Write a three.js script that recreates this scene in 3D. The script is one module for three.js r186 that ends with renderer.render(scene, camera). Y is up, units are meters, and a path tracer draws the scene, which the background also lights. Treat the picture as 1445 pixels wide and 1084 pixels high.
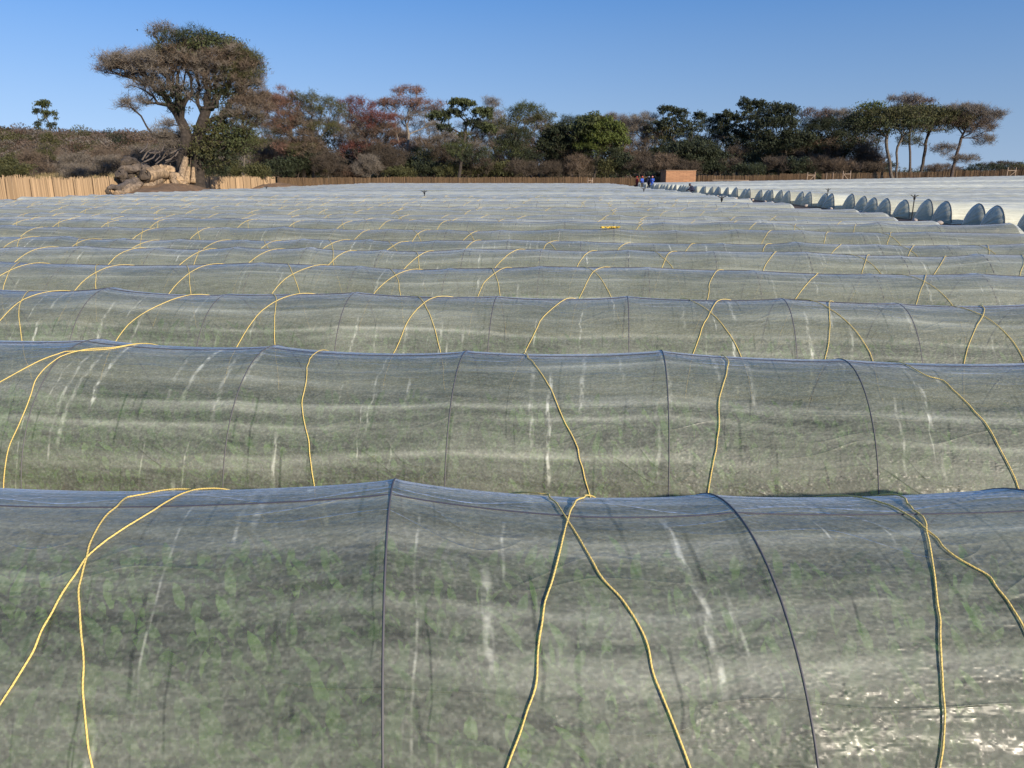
import * as THREE from 'three';
import { mergeGeometries } from 'three/addons/utils/BufferGeometryUtils.js';
import { MarchingCubes } from 'three/addons/objects/MarchingCubes.js';

// ---------------------------------------------------------------- camera, sky, sun, exposure
const scene = new THREE.Scene();
const EYE = 1.7, PITCH = 15.06 * Math.PI / 180, YAW = 6 * Math.PI / 180, FPX = 1085;
const camera = new THREE.PerspectiveCamera(2 * Math.atan(542 / FPX) * 180 / Math.PI, 4 / 3, 0.05, 6000);
const sa = Math.sin(YAW), ca = Math.cos(YAW), sp = Math.sin(PITCH), cp = Math.cos(PITCH);
camera.position.set(0, EYE, 0);
camera.lookAt(-sa * cp, EYE - sp, -ca * cp);
const RIGHT = new THREE.Vector3(ca, 0, -sa), FWD = new THREE.Vector3(-sa, 0, -ca);

const SUN_EL = 23.5 * Math.PI / 180, SUN_AZ = 50 * Math.PI / 180;      // azimuth counted from behind the viewer towards the right
const sunDir = new THREE.Vector3().addScaledVector(RIGHT, Math.sin(SUN_AZ) * Math.cos(SUN_EL)).addScaledVector(FWD, -Math.cos(SUN_AZ) * Math.cos(SUN_EL));
sunDir.y = Math.sin(SUN_EL);
{
  const w = 512, h = 256, d = new Float32Array(w * h * 4);
  const stops = [[0, .36, .49, .67], [3.5, .275, .425, .645], [7, .20, .36, .635], [11.5, .118, .283, .615], [25, .075, .205, .53], [50, .05, .15, .42], [90, .04, .12, .36]];
  for (let j = 0; j < h; j++) for (let i = 0; i < w; i++) {
    const el = ((j + .5) / h - .5) * Math.PI, az = ((i + .5) / w - .5) * 2 * Math.PI;
    const x = Math.cos(el) * Math.cos(az), y = Math.sin(el), z = Math.cos(el) * Math.sin(az);
    const g = x * sunDir.x + y * sunDir.y + z * sunDir.z, e = Math.max(0, el * 180 / Math.PI);
    let k = 0; while (k < stops.length - 2 && e > stops[k + 1][0]) k++;
    const t = Math.min(1, (e - stops[k][0]) / (stops[k + 1][0] - stops[k][0]));
    const ray = 1 + .76 * g * g, mie = .5 * Math.pow(Math.max(0, g), 24);
    for (let c = 0; c < 3; c++) d[(j * w + i) * 4 + c] = el < 0 ? [.16, .13, .1][c] : (stops[k][c + 1] * (1 - t) + stops[k + 1][c + 1] * t) * ray * .87 + mie * [1, .9, .75][c];
    d[(j * w + i) * 4 + 3] = 1;
  }
  const sky = new THREE.DataTexture(d, w, h, THREE.RGBAFormat, THREE.FloatType);
  sky.mapping = THREE.EquirectangularReflectionMapping; sky.magFilter = THREE.LinearFilter; sky.needsUpdate = true;
  scene.background = sky; scene.environment = sky;
}
const sun = new THREE.DirectionalLight(new THREE.Color(1, .88, .70), 5);
sun.position.copy(sunDir).multiplyScalar(200); sun.castShadow = true;
Object.assign(sun.shadow.camera, { left: -160, right: 160, top: 120, bottom: -120, near: 1, far: 500 });
sun.shadow.mapSize.set(4096, 4096);
scene.add(sun); scene.add(sun.target); sun.target.position.set(0, 0, -60);
const renderer = new THREE.WebGLRenderer({ antialias: true });
renderer.toneMapping = THREE.LinearToneMapping; renderer.toneMappingExposure = 1.13;
renderer.shadowMap.enabled = true;

// ---------------------------------------------------------------- helpers
let seedState = 12345;
const seed = (s) => { seedState = s >>> 0; };
function rnd() { seedState = (seedState + 0x6D2B79F5) >>> 0; let t = seedState; t = Math.imul(t ^ t >>> 15, t | 1); t ^= t + Math.imul(t ^ t >>> 7, t | 61); return ((t ^ t >>> 14) >>> 0) / 4294967296; }
const rr = (a, b) => a + (b - a) * rnd();
const gauss = () => (rnd() + rnd() + rnd() + rnd() - 2) * .866;
const hash = (x, y) => { let h = Math.imul(x | 0, 374761393) ^ Math.imul(y | 0, 668265263); h = Math.imul(h ^ h >>> 13, 1274126177); return ((h ^ h >>> 16) >>> 0) / 4294967296; };
const sm = (t) => t * t * (3 - 2 * t), lerp = (a, b, t) => a + (b - a) * t;
const step01 = (a, b, x) => sm(Math.min(1, Math.max(0, (x - a) / (b - a))));
function noise2(x, y, px = 0, py = 0) {        // value noise 0..1; px, py: lattice periods
  const i = Math.floor(x), j = Math.floor(y), u = sm(x - i), v = sm(y - j);
  const wx = (n) => px ? ((n % px) + px) % px : n, wy = (n) => py ? ((n % py) + py) % py : n;
  return lerp(lerp(hash(wx(i), wy(j)), hash(wx(i + 1), wy(j)), u), lerp(hash(wx(i), wy(j + 1)), hash(wx(i + 1), wy(j + 1)), u), v);
}
const fbm = (x, y, n = 3) => { let s = 0, a = .5, t = 0; for (let k = 0; k < n; k++) { s += a * noise2(x, y); t += a; x = x * 2.03 + 17; y = y * 2.03 + 5; a *= .5; } return s / t; };
const V = (x, y, z) => new THREE.Vector3(x, y, z);
// camera-frame metres (right, forward) -> world
const ground = (x, z) => {
  const cx = x * RIGHT.x + z * RIGHT.z, cz = x * FWD.x + z * FWD.z;
  const e = cx - 12, soft = e > 0 ? e * e / (e + 10) : 0;
  return .0205 * Math.min(soft, 120) * step01(20, 118, cz);
};
const P = (cx, cz, y = null) => { const x = cx * RIGHT.x + cz * FWD.x, z = cx * RIGHT.z + cz * FWD.z; return V(x, y === null ? ground(x, z) : y, z); };
const cxAt = (px, cz, y = 1) => (px - 722) / FPX * (cz * cp + (EYE - y) * sp);
const heightAt = (py, cz) => EYE - cz * Math.tan(PITCH + Math.atan((py - 542) / FPX));
const at = (px, cz, y = null) => P(cxAt(px, cz, y ?? 1), cz, y);

const used = {};
const numbered = (n) => { const k = used[n] = (used[n] ?? -1) + 1; return k ? `${n}_${String(k).padStart(3, '0')}` : n; };
function tag(o, label, category, group, kind) { o.userData.label = label; if (category) o.userData.category = category; if (group) o.userData.group = group; if (kind) o.userData.kind = kind; return o; }
function top(o, name) { o.name = numbered(name); scene.add(o); return o; }
function mesh(name, geo, mat, parent) { const m = new THREE.Mesh(geo, mat); m.name = name; m.castShadow = m.receiveShadow = true; if (parent) parent.add(m); return m; }
function group(name, pos, label, category, grp) { const g = top(new THREE.Group(), name); g.position.copy(pos); tag(g, label, category, grp); return g; }
const lin = (r, g, b) => new THREE.Color().setRGB(r, g, b);
const std = (c, roughness = .85, extra = {}) => new THREE.MeshStandardMaterial({ color: c, roughness, side: THREE.DoubleSide, ...extra });
function geom(pos, idx, uv, col) {
  const g = new THREE.BufferGeometry();
  g.setAttribute('position', new THREE.BufferAttribute(new Float32Array(pos), 3));
  if (uv) g.setAttribute('uv', new THREE.BufferAttribute(new Float32Array(uv), 2));
  if (col) g.setAttribute('color', new THREE.BufferAttribute(new Float32Array(col), 3));
  g.setIndex(idx); g.computeVertexNormals(); return g;
}
// tapered, bumpy tube along points
function tube(pts, radii, sides = 8, bump = 0, caps = true, squash = 1, kf = .8) {
  const pos = [], idx = [], uv = [], n = pts.length; let up = V(.13, .21, .97).normalize(), len = 0;
  const rAt = (k) => Array.isArray(radii) ? radii[k] : radii;
  for (let k = 0; k < n; k++) {
    const t = pts[Math.min(n - 1, k + 1)].clone().sub(pts[Math.max(0, k - 1)]).normalize();
    const s = t.clone().cross(up); if (s.lengthSq() < 1e-4) s.copy(t).cross(V(1, 0, 0)); s.normalize(); const b = s.clone().cross(t).normalize(); up = b;
    if (k) len += pts[k].distanceTo(pts[k - 1]);
    for (let i = 0; i <= sides; i++) {
      const a = (i % sides) / sides * Math.PI * 2, q = rAt(k) * (1 + bump * (noise2(i % sides * .9 + pts[0].x * 3, k * kf + 11) - .5) * 2);
      pos.push(pts[k].x + q * (s.x * Math.cos(a) + b.x * Math.sin(a) * squash), pts[k].y + q * (s.y * Math.cos(a) + b.y * Math.sin(a) * squash), pts[k].z + q * (s.z * Math.cos(a) + b.z * Math.sin(a) * squash));
      uv.push(i / sides, len);
      if (k && i) { const w = sides + 1, p = (k - 1) * w + i - 1; idx.push(p, p + 1, p + w, p + 1, p + w + 1, p + w); }
    }
  }
  if (caps) for (const k of [0, n - 1]) { const c = pos.length / 3; pos.push(pts[k].x, pts[k].y, pts[k].z); uv.push(.5, 0); for (let i = 0; i < sides; i++) { const p = k * (sides + 1) + i; k ? idx.push(p, p + 1, c) : idx.push(p + 1, p, c); } }
  return geom(pos, idx, uv);
}
const bar = (a, b, r, sides = 6) => tube([a, b], r, sides);
function smooth(pts, n) { const c = new THREE.CatmullRomCurve3(pts, false, 'centripetal'); return c.getPoints(n); }
function box(w, h, d, x = 0, y = 0, z = 0) { const g = new THREE.BoxGeometry(w, h, d); g.translate(x, y, z); return g; }
function dataTex(w, h, fn, srgb) {
  const d = new Uint8Array(w * h * 4);
  for (let j = 0; j < h; j++) for (let i = 0; i < w; i++) { const c = fn(i, j), o = (j * w + i) * 4; d[o] = c[0]; d[o + 1] = c[1]; d[o + 2] = c[2]; d[o + 3] = 255; }
  const t = new THREE.DataTexture(d, w, h, THREE.RGBAFormat); t.wrapS = t.wrapT = THREE.RepeatWrapping; t.magFilter = THREE.LinearFilter; t.minFilter = THREE.LinearMipmapLinearFilter; t.generateMipmaps = true;
  if (srgb) t.colorSpace = THREE.SRGBColorSpace; t.needsUpdate = true; return t;
}
const clamp8 = (v) => Math.max(0, Math.min(255, Math.round(v)));

// ---------------------------------------------------------------- materials
// film: 1.2 m tile of dimples and tension wrinkles
const filmBump = dataTex(1024, 1024, (i, j) => {
  const u = i / 1024, v = j / 1024;
  const warp = (noise2(u * 4, v * 6, 4, 6) - .5) * 1.2;
  const fine = noise2(u * 110, v * 190, 110, 190) * .5 + noise2(u * 50, v * 110 + warp, 50, 110) * .5;
  const a = noise2(u * 3, v * 22 + warp, 3, 22), b = noise2(u * 6 + 9, v * 48 + warp * 2, 6, 48);
  const crease = Math.pow(1 - Math.abs(2 * noise2(u * 2 + 3, v * 14 + warp * 1.6, 2, 14) - 1), 18);
  const hgt = fine * .3 + a * .12 + b * .2 + crease * .34;
  const c = clamp8(hgt * 210); return [c, c, c];
});
// marks on the film: 3 m x 2.2 m tile of dried runs, wiped dust, scuffs
const streakCols = [];
seed(77);
for (let k = 0; k < 64; k++) streakCols.push({ x: rnd(), w: rr(.0007, .0032), v0: rnd(), len: rr(.06, .34), s: rr(.2, 1) * (rnd() < .3 ? 1 : .55), lean: rr(-.03, .03) });
const clearRuns = [];
for (let k = 0; k < 240; k++) clearRuns.push({ x: rnd(), w: rr(.0006, .0018), v0: rnd(), len: rr(.03, .16), s: rr(.4, 1), ph: rr(0, 90) });
function filmMarks(i, j) {
  const u = i / 2048, v = j / 1024; let m = 0;
  for (const s of streakCols) {
    let dv = v - s.v0; dv -= Math.floor(dv); if (dv > s.len) continue;
    let du = u - s.x - s.lean * dv; du -= Math.round(du); if (Math.abs(du) > .012) continue; du -= (noise2(dv * 30, s.x * 99) - .5) * .004;
    const e = Math.abs(du) / s.w; if (e > 1) continue;
    const ends = Math.min(1, Math.min(dv, s.len - dv) / .03);
    m += s.s * ends * (1 - e * e) * (.25 + .75 * step01(.35, .7, noise2(u * 530, v * 90, 530, 90)));
  }
  let clear = 0;                        // lines where droplets have run down and left the film clear
  for (const s of clearRuns) {
    let dv = v - s.v0; dv -= Math.floor(dv); if (dv > s.len) continue;
    let du = u - s.x; du -= Math.round(du); if (Math.abs(du) > .008) continue; du -= (noise2(dv * 25 + s.ph, s.ph) - .5) * .003;
    const e = Math.abs(du) / s.w; if (e < 1) clear = Math.max(clear, s.s * (1 - e * e) * Math.min(1, Math.min(dv, s.len - dv) / .012));
  }
  const drops = step01(.55, .8, noise2(u * 740, v * 350, 740, 350));
  const bend = (noise2(u * 9, v * 4, 9, 4) - .5) * 5;
  const dust = noise2(u * 9, v * 7, 9, 7) * .3 + noise2(u * 30, v * 80 + bend, 30, 80) * .16 + noise2(u * 80, v * 240 + bend * 3, 80, 240) * .16 + noise2(u * 460, v * 330, 460, 330) * .14 + drops * .16;
  const wipe = Math.pow(noise2(u * 3 + 5, v * 60 + noise2(u * 5, v * 3, 5, 3) * 3, 3, 60), 5);
  return [Math.min(1, m), dust, wipe, clear];
}
const markField = new Float32Array(2048 * 1024 * 4); for (let j = 0; j < 1024; j++) for (let i = 0; i < 2048; i++) markField.set(filmMarks(i, j), (j * 2048 + i) * 4);
const marks = (i, j) => { const o = (j * 2048 + i) * 4; return [markField[o], markField[o + 1], markField[o + 2], markField[o + 3]]; };
const filmColor = dataTex(2048, 1024, (i, j) => { const [m, d, w] = marks(i, j); const b = 220 + (d - .5) * 40 + m * 35 + w * 22; return [clamp8(b), clamp8(b), clamp8(b - 20)]; }, true);
const filmThrough = dataTex(2048, 1024, (i, j) => { const [m, d, w, c0] = marks(i, j); const b = 255 * (1 - (.08 + .5 * m + .2 * w + .28 * Math.max(0, d - .2)) * (1 - .45 * c0)); const c = clamp8(b); return [c, c, c]; });
const filmRough = dataTex(2048, 1024, (i, j) => { const u = i / 2048, v = j / 1024, c0 = marks(i, j)[3], bend = (noise2(u * 9, v * 4, 9, 4) - .5) * 5;
  const wet = step01(.5, .72, noise2(u * 30, v * 110 + bend, 30, 110) * .5 + noise2(u * 180, v * 300 + bend * 2, 180, 300) * .3 + noise2(u * 8, v * 10, 8, 10) * .35), drop = step01(.66, .8, noise2(u * 700, v * 330, 700, 330));
  const c = clamp8(255 * Math.max(.32, .74 - .3 * wet - .25 * c0 - .2 * drop)); return [c, c, c]; });
filmBump.repeat.set(1 / 1.2, 1 / 1.2); filmColor.repeat.set(1 / 5.3, 1 / 2.37); filmThrough.repeat.copy(filmColor.repeat); filmRough.repeat.copy(filmColor.repeat);
const film = (transmission, roughness, bumpScale) => new THREE.MeshPhysicalMaterial({ color: 0xffffff, map: filmColor, transmission, transmissionMap: filmThrough, thickness: 0, roughness, roughnessMap: filmRough, ior: 1.45, specularIntensity: 1, bumpMap: filmBump, bumpScale, side: THREE.DoubleSide });
const FILM = [film(1, .97, .009), film(.94, .98, .01), film(.68, 1, .012)];
const WHITEFILM = film(.45, 1, .02), ENDFILM = film(.55, .8, .012); ENDFILM.roughnessMap = null;
const FAR = [film(.48, 1, .013), FILM[2], film(.8, 1, .013)], WHITES = [film(.22, 1, .02), WHITEFILM, film(.62, 1, .02)];
const batch = (k, s) => Math.min(2, Math.floor(hash(Math.floor(k / 2 + hash(k, s) * .9), s) * 3));
const ropeTex = dataTex(64, 64, (i, j) => { const t = Math.abs(((i + j) % 32) / 32 - .5) * 2, g = .84 + .16 * Math.sqrt(1 - t * t) + (hash(i, j) - .5) * .14; return [clamp8(236 * g), clamp8(206 * g), clamp8(120 * g)]; }, true);
ropeTex.repeat.set(1, 45);
const M = {
  hoop: std(lin(.10, .095, .10), .6), cord: std(lin(.05, .05, .075), .7),
  rope: std(0xffffff, .8, { map: ropeTex, bumpMap: ropeTex, bumpScale: .002 }), soilBed: std(lin(.13, .08, .05), .95),
  wood: std(lin(.42, .31, .22), .8), post: std(lin(.10, .065, .04), .9), black: std(lin(.012, .012, .014), .45),
  white: std(lin(.42, .36, .31), .8),
};
const barkTex = dataTex(256, 256, (i, j) => { const u = i / 256, v = j / 256; const n = noise2(u * 24 + noise2(u * 4, v * 6, 4, 6) * 2, v * 5, 24, 5) * .6 + noise2(u * 50, v * 30, 50, 30) * .4; const c = clamp8(130 + n * 125); return [c, c, c]; }, true);
const bark = (c) => std(c, .95, { map: barkTex, bumpMap: barkTex, bumpScale: .03 });
const soilTex = dataTex(512, 512, (i, j) => { const u = i / 512, v = j / 512; const n = noise2(u * 9, v * 9, 9, 9) * .35 + noise2(u * 40, v * 40, 40, 40) * .35 + noise2(u * 160, v * 160, 160, 160) * .3; const c = clamp8(150 + n * 105); return [c, c, clamp8(c - 6)]; }, true);
soilTex.repeat.set(1 / 5, 1 / 5);

// ---------------------------------------------------------------- ground
{
  const ax = []; for (let k = -70; k <= 70; k++) ax.push(Math.sinh(k / 70 * 4.6) * 60);
  const pos = [], idx = [], uv = [], col = [], n = ax.length;
  for (let j = 0; j < n; j++) for (let i = 0; i < n; i++) {
    const p = P(ax[i], ax[j] + 70); pos.push(p.x, p.y, p.z); uv.push(p.x, p.z);
    const cx = ax[i], cz = ax[j] + 70, inField = cx > -41 && cz < 138 && cx < 160;
    const f = fbm(p.x * .03, p.z * .03, 3);
    inField ? col.push(.27, .16, .09) : col.push(lerp(.22, .42, f), lerp(.17, .33, f), lerp(.09, .15, f));
    if (i && j) { const a = (j - 1) * n + i - 1; idx.push(a, a + 1, a + n, a + 1, a + n + 1, a + n); }
  }
  const g = mesh('ground', geom(pos, idx, uv, col), std(0xffffff, .97, { map: soilTex, vertexColors: true, bumpMap: soilTex, bumpScale: .03 }));
  top(g, 'ground'); tag(g, 'brown soil and dry grass ground', null, null, 'structure');
}
function hillHeight(cx, cz) { const e = Math.exp(-Math.pow((cx + 480) / 300, 2)) * 52 + Math.exp(-Math.pow((cx + 150) / 160, 2)) * 18; return e * step01(250, 520, cz) * (1 + .12 * (fbm(cx * .012, cz * .012) - .5)) * .6 - .6; }
{
  const pos = [], idx = [], uv = [], nx = 60, nz = 24;
  for (let j = 0; j <= nz; j++) for (let i = 0; i <= nx; i++) {
    const cx = lerp(-1300, 300, i / nx), cz = lerp(240, 900, j / nz), p = P(cx, cz, hillHeight(cx, cz)); pos.push(p.x, p.y, p.z); uv.push(p.x, p.z);
    if (i && j) { const w = nx + 1, a = (j - 1) * w + i - 1; idx.push(a, a + 1, a + w, a + 1, a + w + 1, a + w); }
  }
  tag(top(mesh('hill', geom(pos, idx, uv), std(lin(.16, .12, .07), .97, { map: soilTex })), 'hill'), 'low wooded hill on the horizon', null, null, 'structure');
}

// ---------------------------------------------------------------- film tunnels
const ROWS = 63, Z0 = 2.0, GAP = 1.965, HW = .66, HT = .8;
const rowZ = (k) => Z0 + GAP * k + (k > 4 ? (hash(k, 991) - .5) * .2 : 0);
const aisle = (cz) => 15.2 + 3.5 * (1 - Math.exp(-Math.max(0, cz - 24) / 25));          // centre of the aisle, camera frame
function xAtC(cxFn, zr) { let cz = zr; for (let k = 0; k < 8; k++) cz = (zr - cxFn(cz) * sa) / ca; return cxFn(cz) * ca - cz * sa; }
const czOf = (x, zr) => -(x * sa) * 1 + zr * ca;
function ridgeX(px, zr) { const u = (px - 722) / FPX; const cx = u * (zr * cp / ca + (EYE - HT) * sp) / (1 + u * sa * cp / ca); return cx * ca - (zr - cx * sa) / ca * sa; }
const HOOPS = { 0: [-620, -130, 555, 1040, 1545, 2050], 1: [-150, 120, 375, 655, 935, 1197, 1480, 1760], 2: [-40, 150, 318, 500, 700, 885, 1105, 1268, 1460] };
function makeRow(k, zr, x0, x1, block) {
  const h = [];
  if (!block && HOOPS[k]) {
    const fixed = HOOPS[k].map((px) => ridgeX(px, zr)); const s = 1.03; let a = fixed[0];
    const left = []; while (a - s > x0 + .4) { a -= s * rr(.95, 1.05); left.unshift(a); }
    h.push(x0, ...left, ...fixed); a = fixed[fixed.length - 1]; while (a + s < x1 - .4) { a += s * rr(.95, 1.05); h.push(a); } h.push(x1);
  } else { let a = x0; while (a < x1 - 1.3) { h.push(a); a += 1.03 * rr(.9, 1.1); } h.push(x1); }
  const row = { block, k, zr, x0, x1, h, hh: (() => { const b = k > 4 ? (hash(k, block ? 71 : 72) - .5) * .09 : 0; return h.map(() => b + rr(-.022, .022)); })(), sag: h.map(() => rr(.006, .034)), hz: h.map(() => rr(-.02, .02)), hump: h.map(() => rr(.6, 1.4)) };
  if (!block && k === 0) { const n = h.findIndex((x) => Math.abs(x - ridgeX(555, zr)) < .01); row.hh[n] = .035; row.hh[n + 1] = .0; row.hh[n - 1] = -.012; row.sag[n] = .026; row.sag[n - 1] = .035; row.sag[n + 1] = .02; }
  return row;
}
const skew = (k, x) => k === 0 ? (x > 0 ? .115 * Math.min(x, 4) : .045 * Math.max(x, -4)) : 0;
function surf(row, x, th, off = 0) {
  const sk = skew(row.block ? -1 : row.k, x), sl = !row.block && row.k === 0 ? .2 : 0;
  const h = row.h; let i = 0, j = h.length - 2; while (i < j) { const m = (i + j + 1) >> 1; h[m] <= x ? i = m : j = m - 1; }
  const q = Math.min(1, Math.max(0, (x - h[i]) / (h[i + 1] - h[i]))), s = Math.pow(4 * q * (1 - q), .72) * row.sag[i];
  const top_ = HT + lerp(row.hh[i], row.hh[i + 1], q) - s * 1.0, w = HW - s * .55 * Math.sin(th), c = Math.cos(th), sn = Math.sin(th);
  const z = -row.zr - sk + lerp(row.hz[i], row.hz[i + 1], q) * sn;
  const px = x + sl * HW * c, pz = z + (w + off) * c, py = (top_ + off) * Math.pow(Math.max(sn, 0), .94);
  return V(px, ground(px, pz) + py, pz);
}
const seg = (row, a, b) => { const out = [], h = row.h; for (let i = 0; i < h.length - 1; i++) if (h[i + 1] > a && h[i] < b) out.push(i); return out; };
const hoopFade = (row, x) => { let m = 9; for (const h of row.h) m = Math.min(m, Math.abs(h - x)); return Math.min(1, m / .12); };
function filmGeo(row, uOff) {
  const xs = [], h = row.h;
  for (let i = 0; i < h.length - 1; i++) {
    const mx = (h[i] + h[i + 1]) / 2, d = Math.max(1.2, Math.hypot(mx * .8, row.zr)), view = Math.abs(mx) < row.zr * 1.1 + 3;
    const n = Math.max(4, Math.min(56, Math.round((view ? 110 : 30) / d)));
    for (let q = 0; q < n; q++) xs.push(lerp(h[i], h[i + 1], q / n));
  }
  xs.push(h[h.length - 1]);
  const nt = row.zr < 3 ? 84 : row.zr < 9 ? 44 : row.zr < 25 ? 22 : 12, pos = [], uv = [], idx = [], w = nt + 1;
  const rough = row.zr < 30;
  xs.forEach((x, i) => {
    for (let j = 0; j <= nt; j++) {
      const th = Math.PI * j / nt, p = surf(row, x, th), v = j / nt * 2.3;
      if (rough) {      // long folds pulled along the row
        const e = Math.sin(th), f = ((noise2(x * .9 + uOff, v * 9 + noise2(x * .6, v * 2 + uOff) * 3) - .5) * .004 + (noise2(x * 1.6 + uOff, v * 26) - .5) * .0035) * (.25 + e * .75) * Math.min(1, j, nt - j) * hoopFade(row, x);
        p.z += f * Math.cos(th); p.y += f * e;
      }
      pos.push(p.x, p.y, p.z); uv.push(x + uOff, v + uOff * .37);
      if (i && j) { const a = (i - 1) * w + j - 1; idx.push(a, a + w, a + 1, a + 1, a + w, a + w + 1); }
    }
  });
  return geom(pos, idx, uv);
}
function endGeo(row, x, dir, uOff) {            // film gathered from the last hoop down to a peg
  const nt = row.zr < 60 ? 40 : 20, ns = 7, pos = [], uv = [], idx = [], w = nt + 1, peg = surf(row, x, Math.PI / 2); peg.x += dir * .5; peg.y = ground(peg.x, peg.z) + .05;
  for (let s = 0; s <= ns; s++) for (let j = 0; j <= nt; j++) {
    const th = Math.PI * j / nt, a = surf(row, x, th), t = s / ns, p = a.clone().lerp(peg, t * .97); p.y = lerp(a.y, peg.y, Math.pow(t, 1.7)); p.z = lerp(a.z, peg.z, Math.pow(t, 1.35) * .97);
    const f = Math.sin(th * 17 + hash(row.k, 5) * 9) * .014 * t * (1 - t) * 3 + (noise2(j * .6, row.k * 7.3) - .5) * .06 * t * (1 - t) * 3;
    p.y += Math.abs(f) * .5 * Math.sin(th) ; p.z += f; p.x += f * .6 * dir;
    pos.push(p.x, p.y, p.z); uv.push(x + uOff + t * .9, j / nt * 2.3);
    if (s && j) { const q = (s - 1) * w + j - 1; dir > 0 ? idx.push(q, q + w, q + 1, q + 1, q + w, q + w + 1) : idx.push(q, q + 1, q + w, q + 1, q + w + 1, q + w); }
  }
  return geom(pos, idx, uv);
}
const hoopGeo = (row, x, r, n) => { const pts = []; for (let j = 0; j <= n; j++) pts.push(surf(row, x, Math.PI * (.012 + .976 * j / n), row.block ? r * .4 : row.k < 2 ? r * .1 : -r * .7)); return tube(pts, r, 6); };
function ropeGeo(row, keys, r, n, sides = 6) {   // keys: [x, theta] from the near side over the top
  const c = new THREE.CatmullRomCurve3(keys.map(([x, t]) => V(x, t, 0)), false, 'centripetal'), pts = [], ph = rnd() * 50;
  for (let j = 0; j <= n; j++) { const q = c.getPoint(j / n), wob = (noise2(j * 9 / n + ph, 3) - .5) * .03 + (noise2(j * 26 / n + ph, 9) - .5) * .009; pts.push(surf(row, q.x + wob, Math.min(Math.PI - .03, Math.max(.03, q.y)), r * .9 + .004)); }
  return tube(pts, r, sides, .18);
}
function hit(px, py, zr) {        // photo pixel -> [x, theta] on a row
  const u = (px - 722) / FPX, v = (542 - py) / FPX, f = cp + v * sp, dy = -sp + v * cp, dx = u * ca - f * sa, dz = u * sa + f * ca; // dz: towards the rows
  const A = dz * dz / (HW * HW) + dy * dy / (HT * HT), B = 2 * (-zr * dz / (HW * HW) + EYE * dy / (HT * HT)), C = zr * zr / (HW * HW) + EYE * EYE / (HT * HT) - 1, D = B * B - 4 * A * C;
  const t = (-B - Math.sqrt(Math.max(0, D))) / (2 * A), c = -(dz * t - zr) / HW, y = (EYE + dy * t) / HT;
  return [dx * t - (zr < 2.6 ? .2 * HW * c : 0), Math.atan2(Math.max(y, 0), c)];
}
const hitRow = (px, py, k, zr) => { let r = hit(px, py, zr); for (let i = 0; i < 4; i++) r = hit(px, py, zr + skew(k, r[0])); return r; };
const ROPES = {
  0: [[[-70, 1080], [0, 980], [60, 880], [110, 802], [170, 740], [240, 697], [300, 682]], [[126, 1084], [112, 960], [108, 850], [118, 780], [150, 715], [180, 692], [205, 688]],
    [[720, 1084], [755, 940], [785, 820], [803, 740], [815, 700], [826, 680]], [[975, 1084], [920, 940], [870, 840], [830, 770], [800, 725], [775, 697], [755, 683]],
    [[1320, 1084], [1322, 950], [1320, 850], [1305, 745], [1290, 712], [1275, 699]], [[1500, 960], [1445, 890], [1395, 820], [1345, 780], [1303, 740], [1250, 708], [1195, 695]]],
  1: [[[8, 686], [30, 590], [70, 520], [115, 496], [160, 488]], [[-60, 570], [0, 542], [60, 508], [110, 497], [158, 490]], [[441, 667], [430, 590], [428, 530], [432, 500], [440, 492]],
    [[825, 675], [800, 610], [775, 550], [755, 512], [744, 500]], [[1003, 672], [1018, 580], [1026, 505]], [[1437, 690], [1410, 630], [1370, 570], [1335, 535], [1310, 525]]],
};
const ORD = ['outermost', 'second', 'third', 'fourth', 'fifth', 'sixth', 'seventh', 'eighth', 'ninth', 'tenth', 'eleventh', 'twelfth', 'thirteenth', 'fourteenth', 'fifteenth', 'sixteenth', 'seventeenth', 'eighteenth', 'nineteenth', 'twentieth'];
const rows = [];
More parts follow.
